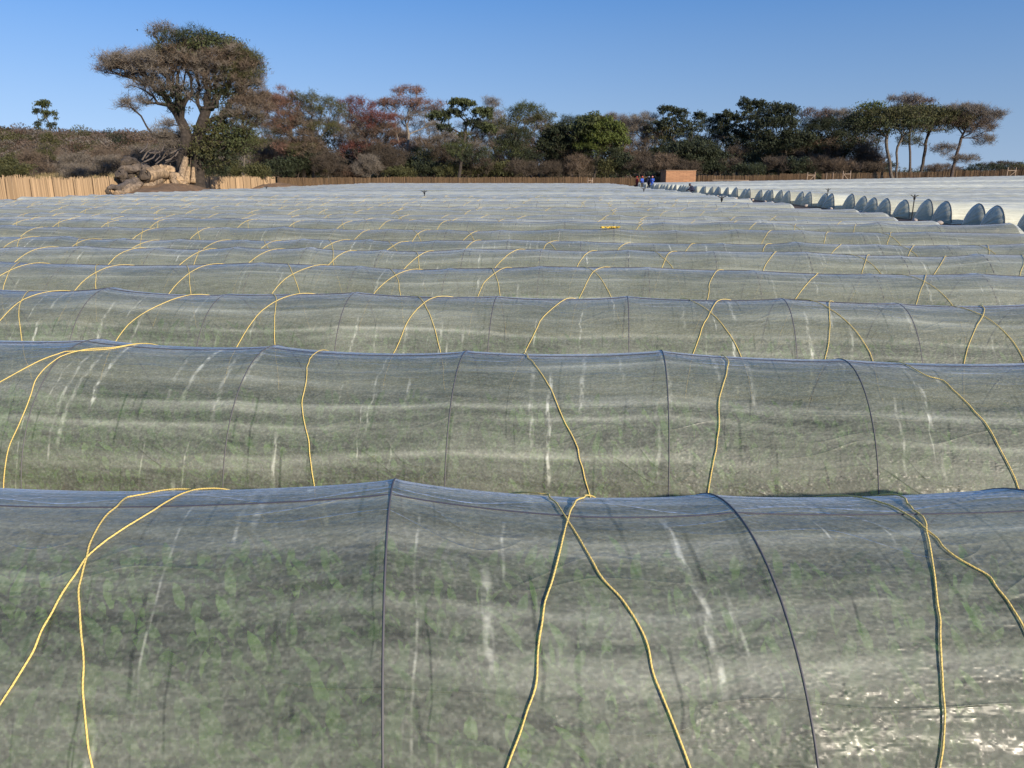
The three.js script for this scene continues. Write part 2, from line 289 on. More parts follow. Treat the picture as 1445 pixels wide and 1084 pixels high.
for (let k = 0; k < ROWS; k++) {
  seed(1000 + k * 31);
  const zr = rowZ(k), xl = xAtC(() => -22.3, zr) + (hash(k, 3) - .5) * .9, xr = xAtC((cz) => 9.3 + .05 * Math.max(0, cz - 18), zr) + (hash(k, 4) - .5) * .7;
  const row = makeRow(k, zr, xl, xr, 0); rows.push(row);
  const label = k < 20 ? `grey film tunnel with crossed yellow ropes, ${ORD[k]} row from the open edge of field` : 'grey film tunnel deep inside the roped block between thatch fence and aisle';
  const g = group('film_tunnel', V(0, 0, 0), label, 'crop tunnel', 'roped film tunnels running across the field');
  mesh('film_cover', filmGeo(row, k * 1.731), k < 2 ? FILM[0] : k < 8 ? FILM[1] : FAR[batch(k, 61)], g);
  mesh('gathered_end', endGeo(row, xl, -1, k), FILM[2], g); mesh('gathered_end', endGeo(row, xr, 1, k + .5), FILM[2], g);
  const lo = -zr * .95 - 1.5, hi = zr * .78 + 1.5;
  if (k < 15) {
    for (const i of seg(row, lo, hi)) mesh('hoop', hoopGeo(row, row.h[i], k < 2 ? .0029 : .005, k < 3 ? 44 : 18), M.hoop, g);
    const pts = [], a = Math.max(xl, lo), b = Math.min(xr, hi), n = k < 3 ? 160 : 90; for (let j = 0; j <= n; j++) { const x = lerp(a, b, j / n); pts.push(surf(row, x, Math.PI / 2 + .0 + (noise2(x * 1.3, k * 9) - .5) * .06, .002)); }
    mesh('ridge_cord', tube(pts, k < 2 ? .0022 : .0034, 5), M.cord, g);
  }
  if (k < 21) {
    if (ROPES[k]) for (const r of ROPES[k]) {
      const keys = r.map(([x, y]) => hitRow(x, y, k, zr)), a = keys[0], b = keys[1], l = keys[keys.length - 1], m = keys[keys.length - 2];
      if (a[1] > .12) keys.unshift([a[0] + (a[0] - b[0]) / Math.max(.05, b[1] - a[1]) * (a[1] - .05) * .8, .05]);
      const sl = (l[0] - m[0]) / Math.max(.08, l[1] - m[1]); keys.push([l[0] + Math.max(-.12, Math.min(.12, sl * .25)), 2.2], [l[0] + Math.max(-.25, Math.min(.25, sl * .5)), 3.08]);
      mesh('tie_rope', ropeGeo(row, keys, .0025, 130, 7), M.rope, g);
    }
    const h = row.h;
    for (const i of seg(row, lo, hi)) {
      const x = (h[i] + h[i + 1]) / 2 + rr(-.12, .12);
      if (ROPES[k] && x > ridgeX(-250, zr) && x < ridgeX(1560, zr)) continue;
      if (i < 1 || i > h.length - 3) continue;
      if (k > 5 && rnd() < (x > -2 ? .45 : .2)) continue; const skip = rnd() < (x > 1 ? .5 : .2);
      for (const d of [-1, 1]) { if (d > 0 && (skip || rnd() < .12)) continue; mesh('tie_rope', ropeGeo(row, [[x + d * rr(.2, .34), .04], [x + d * rr(.1, .2), .7], [x - d * rr(.02, .14), 1.5], [x - d * rr(.25, .4), 2.3], [x - d * rr(.4, .5), 3.09]], k < 4 ? .0027 : k < 9 ? .003 : .0031, k < 6 ? 40 : 18, 5), M.rope, g); }
    }
  }
}
const rowsB = [];
for (let k = 9; k < ROWS; k++) {
  seed(5000 + k * 17);
  const zr = rowZ(k) + .25, xl = xAtC((cz) => aisle(cz) + .75, zr) + (hash(k, 8) - .5) * .5, xr = xl + Math.max(8, zr * .62 + 4);
  const row = makeRow(k, zr, xl, xr, 1); rowsB.push(row);
  const g = group('white_film_tunnel', V(0, 0, 0), 'white film tunnel without ropes, its gathered end facing the aisle', 'crop tunnel', 'white film tunnels beyond the aisle');
  mesh('film_cover', filmGeo(row, 200 + k * 1.37), WHITES[batch(k, 67)], g);
  mesh('gathered_end', endGeo(row, xl, -1, k + 90), ENDFILM, g);
  if (k < 40) mesh('hoop', hoopGeo(row, xl, .014, 20), M.hoop, g);
}

// crop under the film
{
  seed(31);
  const lp = [], li = [];
  for (let l = 0; l < 16; l++) {
    const a = l * 2.4 + rr(-.3, .3), e = rr(.7, 1.4), len = rr(.09, .15), wd = rr(.012, .022), b = lp.length / 3, ca2 = Math.cos(a), sa2 = Math.sin(a), y0 = rr(.05, .36), r0 = rr(0, .03);
    for (const [t, w] of [[0, .3], [.4, 1], [.75, .8], [1, .08]]) { const ou = r0 + len * t * Math.cos(e) * (1 + .25 * t), y = y0 + len * (Math.sin(e) * t - .25 * t * t); for (const s of [-1, 1]) lp.push(ca2 * ou - sa2 * s * w * wd, y, sa2 * ou + ca2 * s * w * wd); }
    for (let q = 0; q < 3; q++) li.push(b + q * 2, b + q * 2 + 1, b + q * 2 + 2, b + q * 2 + 1, b + q * 2 + 3, b + q * 2 + 2);
  }
  const pg = geom(lp, li), mats = [], cols = [], c = new THREE.Color(), m4 = new THREE.Matrix4(), q4 = new THREE.Quaternion(), e3 = new THREE.Euler();
  for (const row of rows.slice(0, 30).concat(rowsB.slice(0, 14))) {
    const near = row.zr < 12, stepX = near ? .085 : .17, a = Math.max(row.x0 + .1, -row.zr * .95 - 1.5), b = Math.min(row.x1 - .1, row.zr * .8 + 1.5);
    for (let x = a; x < b; x += stepX) for (let w = -.57; w <= .575; w += near ? (Math.abs(w) > .36 ? .05 : .09) : .17) {
      const X = x + rr(-.04, .04), W = w + rr(-.03, .03), Z = -row.zr - skew(row.block ? -1 : row.k, X) + W, room = HT * Math.sqrt(Math.max(.02, 1 - Math.pow((Math.abs(W) + .07) / HW, 2))) - .06;
      const s = Math.min(room / .5, rr(.85, 1.12) * lerp(.85, 1.12, noise2(X * 1.1, row.zr + W))); if (s < .22) continue;
      e3.set(rr(-.15, .15), rr(0, 6.28), rr(-.15, .15)); m4.compose(V(X, ground(X, Z) + .03, Z), q4.setFromEuler(e3), V(Math.min(.9, Math.max(s, .45)), s, Math.min(.9, Math.max(s, .45)))); mats.push(m4.clone());
      const t = rnd() * .7 + .3 * noise2(X * .9 + 40, row.zr * 3); cols.push(lin(lerp(.05, .12, t), lerp(.15, .27, t), lerp(.035, .06, t)));
    }
  }
  const im = new THREE.InstancedMesh(pg, std(0xffffff, .7), mats.length); mats.forEach((m, i) => { im.setMatrixAt(i, m); im.setColorAt(i, cols[i]); }); im.castShadow = im.receiveShadow = true;
  top(im, 'seedling_crop'); tag(im, 'leafy green seedlings growing under the tunnel film', 'crop', null, 'stuff');
}

// ---------------------------------------------------------------- trees
const leafGeo = (() => { seed(5); const p = [], ix = []; for (let k = 0; k < 3; k++) { const q = new THREE.Quaternion().setFromEuler(new THREE.Euler(rr(-1, 1), rr(0, 6.3), rr(-1, 1))), o = V(rr(-.5, .5), rr(-.4, .4), rr(-.5, .5)); const b = p.length / 3; for (const c of [[-.5, 0], [0, -.28], [.55, 0], [0, .3]]) { const v = V(c[0], .06 * Math.abs(c[1]), c[1]).applyQuaternion(q).add(o); p.push(v.x, v.y, v.z); } ix.push(b, b + 1, b + 2, b, b + 2, b + 3); } return geom(p, ix); })();
const twigGeo = (() => { seed(6); const p = [], ix = []; for (let k = 0; k < 6; k++) { const d = V(gauss(), gauss() * .5 + .5, gauss()).normalize(), s = d.clone().cross(V(rr(-1, 1), rr(-1, 1), rr(-1, 1))).normalize().multiplyScalar(.024), o = V(rr(-.3, .3), rr(-.3, .3), rr(-.3, .3)), e = d.multiplyScalar(rr(.7, 1.2)).add(o), b = p.length / 3; p.push(o.x - s.x, o.y - s.y, o.z - s.z, o.x + s.x, o.y + s.y, o.z + s.z, e.x, e.y, e.z); ix.push(b, b + 1, b + 2); } return geom(p, ix); })();
const LEAFMAT = std(0xffffff, .75), TWIGMAT = std(0xffffff, .9);
const PAL = {
  green: [[.045, .058, .018], [.085, .098, .032]], dark: [[.02, .028, .012], [.045, .056, .022]], olive: [[.05, .055, .018], [.10, .095, .03]], bright: [[.06, .085, .012], [.11, .13, .022]],
  brown: [[.10, .072, .05], [.20, .145, .10]], grey: [[.12, .10, .08], [.24, .20, .155]], red: [[.11, .035, .028], [.17, .06, .045]], pink: [[.15, .075, .05], [.22, .12, .085]], scrub: [[.055, .042, .03], [.12, .09, .062]], straw: [[.25, .19, .09], [.36, .28, .14]], rust: [[.09, .055, .036], [.15, .095, .064]],
};
const pick = (name) => { const [a, b] = PAL[name], t = rnd(); return lin(lerp(a[0], b[0], t), lerp(a[1], b[1], t), lerp(a[2], b[2], t)); };
function instances(name, geo, mat, list, parent) {
  const im = new THREE.InstancedMesh(geo, mat, list.length), q = new THREE.Quaternion(), e = new THREE.Euler(), m = new THREE.Matrix4(), s = V();
  list.forEach((l, i) => { e.set(rr(-.6, .6), rr(0, 6.3), rr(-.6, .6)); m.compose(l.p, q.setFromEuler(e), s.setScalar(l.s)); im.setMatrixAt(i, m); im.setColorAt(i, l.c); });
  im.name = name; im.castShadow = im.receiveShadow = true; im.userData.kind = 'stuff'; parent.add(im); return im;
}
// lobes in photo pixels at the tree's own distance: [x, y, rx, ry, tips, palette, leaves per tip, kind, depth offset m]
function makeTree({ name, label, px, D, lobes, fork, r0 = .35, barkC = [.16, .12, .09], leaf = .26, twig = .8, sd, grp, trunkPts, spread = .85, category = 'tree', base = 0, stems = 1 }) {
  seed(sd);
  const origin = at(px, D); origin.y -= .1;
  const g = group(name, origin, label, category, grp);
  const pp = (x, y, dz = 0) => { const q = at(x, D + dz, heightAt(y, D)); return q.sub(origin); };
  const nodes = []; const add = (p, par) => { nodes.push({ p, par, n: 0, len: par < 0 ? 0 : nodes[par].len + p.distanceTo(nodes[par].p) }); return nodes.length - 1; };
  const trunks = trunkPts ?? Array.from({ length: stems }, (_, s) => [[px + (stems > 1 ? (s - (stems - 1) / 2) * 5 : 0), null], [fork[0] + (stems > 1 ? (s - (stems - 1) / 2) * 16 : 0), fork[1] + (s ? rr(-8, 8) : 0)]]);
  const starts = [];
  for (const t of trunks) {
    const pts = t.map(([x, y], i) => y === null ? V(...at(x, D).sub(origin).toArray()) : pp(x, y, stems > 1 || trunkPts ? rr(-1, 1) : 0));
    const dense = pts.length > 2 ? smooth(pts, 10) : Array.from({ length: 7 }, (_, i) => pts[0].clone().lerp(pts[1], i / 6).add(V(gauss() * .12, 0, gauss() * .12).multiplyScalar(i && i < 6 ? 1 : 0)));
    let par = -1; dense.forEach((p, i) => { par = add(p, par); if (i > dense.length * .55) starts.push(par); });
  }
  if (D < 165 && D > 130 && px > 400 && px < 1245 && category === 'tree') lobes = [...lobes, [fork[0] - 12, 212, 22, 12, 30, lobes[0][5], 12, 'mix'], [fork[0] + 14, 222, 24, 12, 34, rnd() < .5 ? 'dark' : 'scrub', 12, 'mix']];
  const tips = [], fk = nodes[starts[starts.length - 1]].p;
  for (const [x, y, rx, ry, n, pal, per = 10, kind = 'leaf', dz = 0] of lobes) {
    const sc = D * cp / FPX, depth = Math.min(rx * sc, 9) * .85;
    for (let k = 0; k < n; k++) {
      let a, b, c, l; do { a = rr(-1.2, 1.2); b = rr(-1.2, 1.2); c = rr(-1, 1); l = a * a + b * b + c * c; } while (l > 1.35 || l < .12 || (l > .9 && rnd() < .55));
      if (b < 0 && rnd() < .45) b = -b * .8;
      const p = pp(x + a * rx, y - b * ry); p.addScaledVector(FWD, c * depth + dz); tips.push({ p, pal, per, kind });
    }
  }
  tips.sort((a, b) => a.p.distanceTo(fk) - b.p.distanceTo(fk));
  for (const t of tips) {
    let best = -1, bc = 1e9;
    for (let i = starts[0]; i < nodes.length; i++) {
      const nd = nodes[i]; if (nd.trunkLow) continue; const d = nd.p.distanceTo(t.p), down = Math.max(0, nd.p.y - t.p.y);
      const cst = d + .32 * nd.len + down * 1.1; if (cst < bc) { bc = cst; best = i; }
    }
    const a = nodes[best].p, d = a.distanceTo(t.p), n = Math.max(2, Math.min(7, Math.round(d / 1.1))); let par = best;
    for (let i = 1; i <= n; i++) { const q = i / n, p = a.clone().lerp(t.p, q); p.y += Math.sin(q * Math.PI) * d * rr(-.02, .1); p.add(V(gauss(), gauss(), gauss()).multiplyScalar(i < n ? d * .045 : 0)); par = add(p, par); }
    t.node = par;
  }
  for (const t of tips) for (let i = t.node; i >= 0; i = nodes[i].par) nodes[i].n++;
  const total = Math.max(...nodes.map((n) => n.n)), rad = (n) => Math.max(.02, r0 * .62 * Math.pow(Math.max(n, 1) / total, .5));
  // chains
  const kids = nodes.map(() => []); nodes.forEach((n, i) => n.par >= 0 && kids[n.par].push(i));
  const trunkG = [], limbG = []; const todo = nodes.map((n, i) => n.par < 0 ? [i, -1] : null).filter(Boolean);
  while (todo.length) {
    const [s, from] = todo.pop(); const ch = from >= 0 ? [from, s] : [s]; let cur = s;
    while (kids[cur].length) { kids[cur].sort((a, b) => nodes[b].n - nodes[a].n); for (const o of kids[cur].slice(1)) todo.push([o, cur]); cur = kids[cur][0]; ch.push(cur); }
    if (ch.length < 2) continue;
    const big = from < 0, rs = ch.map((i, k) => k === 0 && from >= 0 ? rad(nodes[ch[1]].n) : rad(nodes[i].n)); if (big) { rs[0] *= 1.5; rs[1] *= 1.15; }
    (big ? trunkG : limbG).push(tube(ch.map((i) => nodes[i].p), rs, big ? 8 : nodes[ch[1]].n > 4 ? 6 : 4, big ? .12 : .05, big));
  }
  const bm = bark(lin(...barkC));
  const tk = mesh('trunk', mergeGeometries(trunkG), bm, g); if (limbG.length) mesh('limbs', mergeGeometries(limbG), bm, tk);
  const leaves = [], twigs = [];
  for (const t of tips) for (let k = 0; k < Math.round(t.per * 1.3); k++) {
    const tw = t.kind === 'twig' || (t.kind === 'mix' && k % 3), sc = tw ? twig : 1, p = t.p.clone().add(V(gauss() * spread * sc, gauss() * spread * .53 * sc + (tw ? .1 : 0), gauss() * spread * sc));
    (tw ? twigs : leaves).push({ p, s: (tw ? twig * rr(.6, 1.15) : leaf * rr(.55, 1.15)), c: pick(t.pal) });
  }
  if (leaves.length) instances('foliage', leafGeo, LEAFMAT, leaves, g);
  if (twigs.length) instances('twigs', twigGeo, TWIGMAT, twigs, g);
  return g;
}
makeTree({ name: 'spreading_tree', label: 'huge spreading tree with twiggy umbrella crown beside the felled logs', px: 270, D: 95, fork: [272, 190], r0: 1.35, sd: 900, leaf: .24, twig: .75, barkC: [.085, .066, .052],
  trunkPts: [[[264, null], [264, 235], [272, 195], [284, 160]], [[276, null], [279, 225], [282, 185], [292, 150]], [[258, null], [256, 225], [262, 190], [252, 165]]],
  lobes: [[338, 112, 32, 24, 70, 'olive', 11, 'mix'], [250, 74, 40, 14, 50, 'olive', 10, 'mix'], [300, 215, 34, 26, 80, 'olive', 12, 'leaf'], [335, 172, 30, 18, 50, 'olive', 10, 'mix'], [355, 152, 28, 30, 70, 'brown', 12, 'twig'], [300, 80, 55, 22, 60, 'grey', 10, 'twig'], [262, 112, 80, 28, 90, 'grey', 6, 'twig'], [228, 132, 44, 24, 60, 'grey', 4, 'twig'], [295, 128, 46, 26, 60, 'grey', 4, 'twig'], [205, 92, 60, 20, 150, 'grey', 13, 'twig'], [175, 100, 30, 13, 60, 'brown', 12, 'twig'], [262, 88, 45, 20, 110, 'brown', 12, 'twig'], [318, 98, 48, 28, 150, 'brown', 13, 'twig'], [350, 125, 22, 26, 50, 'grey', 12, 'twig'], [262, 58, 45, 18, 80, 'dark', 10, 'mix'], [298, 66, 40, 18, 90, 'green', 15, 'leaf'], [232, 48, 24, 12, 26, 'grey', 9, 'mix'], [345, 92, 26, 22, 60, 'olive', 12, 'mix'], [192, 148, 24, 9, 26, 'grey', 10, 'twig'], [210, 125, 26, 12, 26, 'grey', 8, 'twig'], [252, 140, 26, 20, 55, 'dark', 12, 'leaf'], [312, 140, 28, 16, 40, 'dark', 12, 'leaf'], [345, 165, 30, 16, 40, 'grey', 10, 'twig'], [300, 190, 24, 24, 70, 'olive', 14, 'leaf'], [330, 195, 28, 22, 70, 'green', 13, 'leaf'], [245, 195, 26, 24, 50, 'grey', 12, 'twig'], [305, 222, 26, 16, 50, 'dark', 13, 'leaf']] });
makeTree({ name: 'drooping_tree', label: 'brown leafless tree with drooping rounded crown next to the huge spreading tree', px: 432, D: 140, fork: [420, 205], r0: .5, sd: 901, barkC: [.2, .16, .12], lobes: [[392, 158, 34, 30, 130, 'pink', 14, 'twig'], [412, 190, 32, 32, 130, 'brown', 14, 'twig'], [435, 215, 22, 24, 60, 'brown', 12, 'twig'], [370, 180, 20, 20, 40, 'grey', 10, 'twig'], [370, 145, 20, 14, 40, 'brown', 12, 'twig']] });
makeTree({ name: 'open_tree', label: 'grey green open crowned tree between the drooping brown tree and the red leaved tree', px: 441, D: 140, fork: [440, 185], r0: .45, sd: 902, barkC: [.22, .18, .14], lobes: [[435, 143, 30, 12, 70, 'olive', 9, 'mix'], [462, 158, 26, 16, 60, 'olive', 9, 'mix'], [430, 165, 24, 14, 40, 'grey', 9, 'twig'], [455, 185, 24, 14, 40, 'olive', 9, 'mix']] });
makeTree({ name: 'red_leaved_tree', label: 'tree with dark red leaves in the line behind the fence', px: 522, D: 145, fork: [515, 195], r0: .45, sd: 903, barkC: [.2, .16, .13], lobes: [[500, 152, 30, 14, 70, 'red', 10, 'mix'], [525, 170, 34, 16, 80, 'red', 11, 'mix'], [485, 170, 22, 14, 40, 'grey', 9, 'twig'], [535, 192, 28, 14, 50, 'rust', 10, 'mix'], [505, 190, 20, 12, 30, 'grey', 9, 'twig']] });
makeTree({ name: 'pale_trunked_tree', label: 'tall tree with pale trunk and pinkish brown layered crown', px: 568, D: 150, fork: [576, 190], r0: .45, sd: 904, barkC: [.42, .35, .28], lobes: [[576, 131, 20, 9, 40, 'pink', 11, 'mix'], [560, 147, 24, 8, 45, 'pink', 10, 'mix'], [596, 150, 30, 10, 55, 'pink', 10, 'mix'], [545, 150, 18, 8, 30, 'rust', 10, 'mix'], [590, 168, 26, 12, 40, 'grey', 8, 'twig'], [556, 172, 24, 12, 40, 'pink', 8, 'twig'], [610, 158, 16, 9, 24, 'brown', 9, 'mix']] });
makeTree({ name: 'evergreen_tree', spread: .55, label: 'dark evergreen tree with curved trunk and clumped leafy crown', px: 645, D: 135, fork: [656, 190], r0: .42, sd: 905, barkC: [.10, .08, .065], leaf: .3, lobes: [[652, 146, 20, 7, 50, 'green', 22], [618, 164, 15, 7, 34, 'green', 22], [640, 160, 14, 6, 26, 'dark', 20], [680, 160, 16, 8, 40, 'green', 22], [668, 174, 12, 6, 20, 'dark', 20], [690, 182, 12, 6, 26, 'green', 20], [628, 180, 11, 5, 16, 'dark', 18], [655, 188, 10, 4, 10, 'olive', 14]] });
makeTree({ name: 'slender_bare_tree', label: 'slender bare tree rising behind the dark evergreen', px: 700, D: 160, fork: [698, 200], r0: .25, sd: 906, barkC: [.26, .22, .18], lobes: [[693, 150, 11, 14, 40, 'grey', 8, 'twig'], [700, 172, 18, 16, 50, 'grey', 8, 'twig'], [708, 195, 16, 14, 30, 'grey', 8, 'twig']] });
makeTree({ name: 'feathery_tree', label: 'grey green feathery tree between the bare tree and the round evergreens', px: 722, D: 140, fork: [728, 198], r0: .4, sd: 907, barkC: [.2, .17, .13], lobes: [[740, 157, 24, 9, 55, 'green', 11, 'mix'], [765, 170, 22, 12, 50, 'olive', 10, 'mix'], [725, 175, 22, 12, 50, 'olive', 10, 'mix'], [735, 195, 26, 14, 50, 'dark', 12, 'mix'], [718, 205, 20, 14, 40, 'dark', 12]] });
makeTree({ name: 'round_evergreen', label: 'dense round evergreen with yellow green leaves', px: 836, D: 138, fork: [845, 210], r0: .4, sd: 908, barkC: [.1, .08, .06], leaf: .3, lobes: [[850, 185, 30, 20, 130, 'bright', 24], [832, 180, 26, 18, 80, 'green', 24], [860, 200, 24, 14, 60, 'bright', 22], [838, 168, 16, 8, 20, 'olive', 14]] });  // leaf colour itself runs from green to yellow green
makeTree({ name: 'dark_evergreen', label: 'broad dark evergreen close beside the yellow green round evergreen', px: 800, D: 142, fork: [797, 215], r0: .4, sd: 909, barkC: [.08, .065, .05], leaf: .3, lobes: [[795, 190, 34, 16, 110, 'dark', 24], [780, 205, 26, 16, 70, 'dark', 22], [815, 205, 26, 16, 70, 'dark', 22]] });  // dark green leaf palette over the whole crown
makeTree({ name: 'grey_bare_tree', label: 'grey bare crowned tree behind the brick hut', px: 908, D: 158, fork: [908, 205], r0: .4, sd: 910, barkC: [.22, .19, .16], lobes: [[908, 172, 26, 12, 60, 'grey', 10, 'twig'], [895, 190, 24, 16, 60, 'grey', 10, 'twig'], [920, 190, 22, 14, 50, 'brown', 10, 'twig']] });
makeTree({ name: 'gum_tree', spread: .55, label: 'gum tree with tufted dark green crown behind the brick hut', px: 952, D: 155, fork: [952, 200], r0: .4, sd: 911, barkC: [.16, .13, .1], leaf: .28, lobes: [[943, 156, 15, 8, 40, 'dark', 20], [960, 160, 10, 6, 24, 'dark', 18], [987, 166, 11, 8, 26, 'dark', 18], [950, 178, 28, 14, 80, 'dark', 18], [975, 185, 20, 12, 40, 'dark', 18], [930, 185, 18, 12, 40, 'olive', 14]] });
makeTree({ name: 'low_evergreen', label: 'low dense dark evergreen tree just behind the brick hut', px: 978, D: 140, fork: [978, 222], r0: .3, sd: 912, barkC: [.08, .065, .05], leaf: .28, lobes: [[978, 213, 36, 17, 150, 'dark', 22], [962, 226, 22, 10, 40, 'dark', 20], [1000, 226, 20, 10, 40, 'dark', 20]] });
makeTree({ name: 'tall_gum_tree', spread: .55, label: 'tall gum tree with dark tufts topping the tree line', px: 1062, D: 160, fork: [1058, 200], r0: .45, sd: 913, barkC: [.14, .11, .09], leaf: .3, lobes: [[1053, 148, 13, 9, 36, 'dark', 20], [1075, 150, 10, 8, 26, 'dark', 20], [1025, 165, 15, 8, 36, 'dark', 20], [1055, 170, 30, 14, 90, 'dark', 18], [1030, 188, 28, 16, 80, 'dark', 18], [1065, 195, 26, 14, 60, 'olive', 16]] });
makeTree({ name: 'broad_evergreen', label: 'broad very dark evergreen between the gum tree and the acacias', px: 1108, D: 150, fork: [1108, 200], r0: .45, sd: 914, barkC: [.1, .08, .06], leaf: .3, lobes: [[1105, 158, 26, 12, 80, 'dark', 22], [1095, 178, 34, 16, 110, 'dark', 22], [1115, 200, 34, 16, 90, 'dark', 20], [1080, 205, 24, 16, 60, 'dark', 18]] });
makeTree({ name: 'brown_crowned_tree', label: 'brown crowned tree between the broad evergreen and the acacias', px: 1165, D: 152, fork: [1165, 200], r0: .4, sd: 915, barkC: [.16, .12, .1], lobes: [[1150, 163, 22, 9, 50, 'rust', 11, 'mix'], [1182, 165, 24, 10, 56, 'grey', 10, 'twig'], [1160, 182, 34, 14, 90, 'dark', 14, 'mix'], [1150, 208, 36, 18, 110, 'dark', 16], [1190, 205, 30, 18, 90, 'dark', 16]] });
makeTree({ name: 'flat_topped_acacia', label: 'olive flat topped acacia with several pale stems', px: 1262, D: 132, fork: [1258, 200], r0: .42, sd: 916, stems: 2, barkC: [.24, .2, .16], leaf: .22, lobes: [[1205, 178, 26, 13, 70, 'dark', 16], [1240, 163, 42, 11, 150, 'olive', 18], [1285, 158, 34, 9, 90, 'olive', 18], [1262, 178, 48, 13, 110, 'green', 15], [1272, 168, 36, 13, 110, 'olive', 18], [1222, 175, 28, 12, 80, 'green', 16], [1250, 182, 40, 10, 70, 'dark', 14], [1232, 152, 22, 6, 40, 'bright', 14]] });
makeTree({ name: 'flat_topped_acacia', label: 'olive acacia with dark forked trunk leaning between pale stems and bare tree', px: 1298, D: 135, fork: [1306, 205], r0: .4, sd: 917, barkC: [.13, .1, .08], leaf: .22, lobes: [[1318, 172, 44, 13, 130, 'olive', 15], [1345, 166, 30, 10, 80, 'olive', 13, 'mix'], [1310, 160, 38, 10, 130, 'olive', 17], [1330, 175, 30, 14, 90, 'olive', 14, 'mix'], [1300, 178, 34, 10, 60, 'grey', 9, 'twig'], [1285, 200, 20, 8, 30, 'olive', 10, 'mix']] });
makeTree({ name: 'thin_topped_tree', label: 'brown thin topped tree rising above the flat topped acacias', px: 1284, D: 158, fork: [1284, 175], r0: .35, sd: 918, barkC: [.18, .14, .12], lobes: [[1278, 141, 24, 6, 46, 'grey', 10, 'mix'], [1295, 145, 22, 7, 40, 'rust', 10, 'mix'], [1285, 154, 28, 8, 40, 'grey', 9, 'twig']] });
makeTree({ name: 'leaning_bare_tree', label: 'bare grey brown tree leaning out at the open end of the tree line', px: 1340, D: 134, fork: [1356, 195], r0: .4, sd: 919, barkC: [.16, .12, .1], lobes: [[1362, 158, 30, 9, 80, 'grey', 11, 'twig'], [1395, 165, 20, 8, 46, 'grey', 11, 'twig'], [1350, 170, 24, 10, 50, 'brown', 11, 'twig'], [1375, 182, 24, 12, 60, 'brown', 11, 'twig'], [1388, 200, 14, 6, 20, 'grey', 10, 'twig'], [1360, 226, 18, 5, 26, 'grey', 10, 'twig'], [1332, 212, 16, 7, 26, 'grey', 10, 'twig']] });
makeTree({ name: 'lone_gum_tree', spread: .55, label: 'lone thin gum tree standing above scrub beyond the pale fence', px: 66, D: 150, fork: [66, 200], r0: .28, sd: 920, barkC: [.2, .16, .13], leaf: .3, lobes: [[60, 147, 9, 4, 20, 'green', 16], [50, 158, 4, 5, 7, 'dark', 14], [63, 163, 6, 8, 15, 'green', 14], [76, 162, 4, 6, 7, 'green', 12], [72, 178, 6, 7, 11, 'dark', 12], [55, 176, 4, 7, 9, 'dark', 12], [66, 192, 7, 5, 8, 'olive', 10], [68, 205, 12, 10, 26, 'olive', 9, 'mix'], [58, 222, 16, 9, 30, 'olive', 10, 'mix']] });
makeTree({ name: 'small_tree', label: 'small green tree with grey trunk beyond the pale fence, beside the huge tree', px: 342, D: 135, fork: [344, 222], r0: .28, sd: 921, barkC: [.26, .22, .18], lobes: [[345, 205, 26, 14, 70, 'olive', 12, 'mix'], [330, 215, 18, 10, 30, 'dark', 12]] });
{
  seed(1717); let i = 0;
  for (let x = 405; x < 1235; x += rr(24, 36), i++) {
    seed(1800 + i * 7); const q = rnd(), pal = x > 880 ? (q < .66 ? 'dark' : q < .8 ? 'brown' : 'olive') : (q < .34 ? 'grey' : q < .62 ? 'brown' : q < .85 ? 'olive' : 'dark'), y = rr(172, 205), D = rr(150, 176), leafy = pal === 'dark' || pal === 'olive';
    makeTree({ name: 'thicket_tree', label: { dark: 'dark leafy middling tree filling the line behind the fence', olive: 'olive leafed middling tree filling the line behind the fence', brown: 'brown twiggy middling tree filling the line behind the fence', grey: 'grey twiggy middling tree filling the line behind the fence' }[pal], px: x, D, fork: [x + rr(-8, 8), 226], r0: .3, sd: 1900 + i, grp: 'middling trees filling the tree line', barkC: [.22, .18, .14], lobes: [[x - rr(4, 14), y, rr(18, 28), rr(8, 13), 46, pal, leafy ? 14 : 11, leafy ? 'mix' : 'twig'], [x + rr(4, 18), y + rr(8, 18), rr(16, 26), rr(9, 14), 44, pal, leafy ? 14 : 11, leafy ? 'leaf' : 'twig'], [x, y + 24, 24, 12, 26, 'brown', 9, 'twig']] });
  }
}
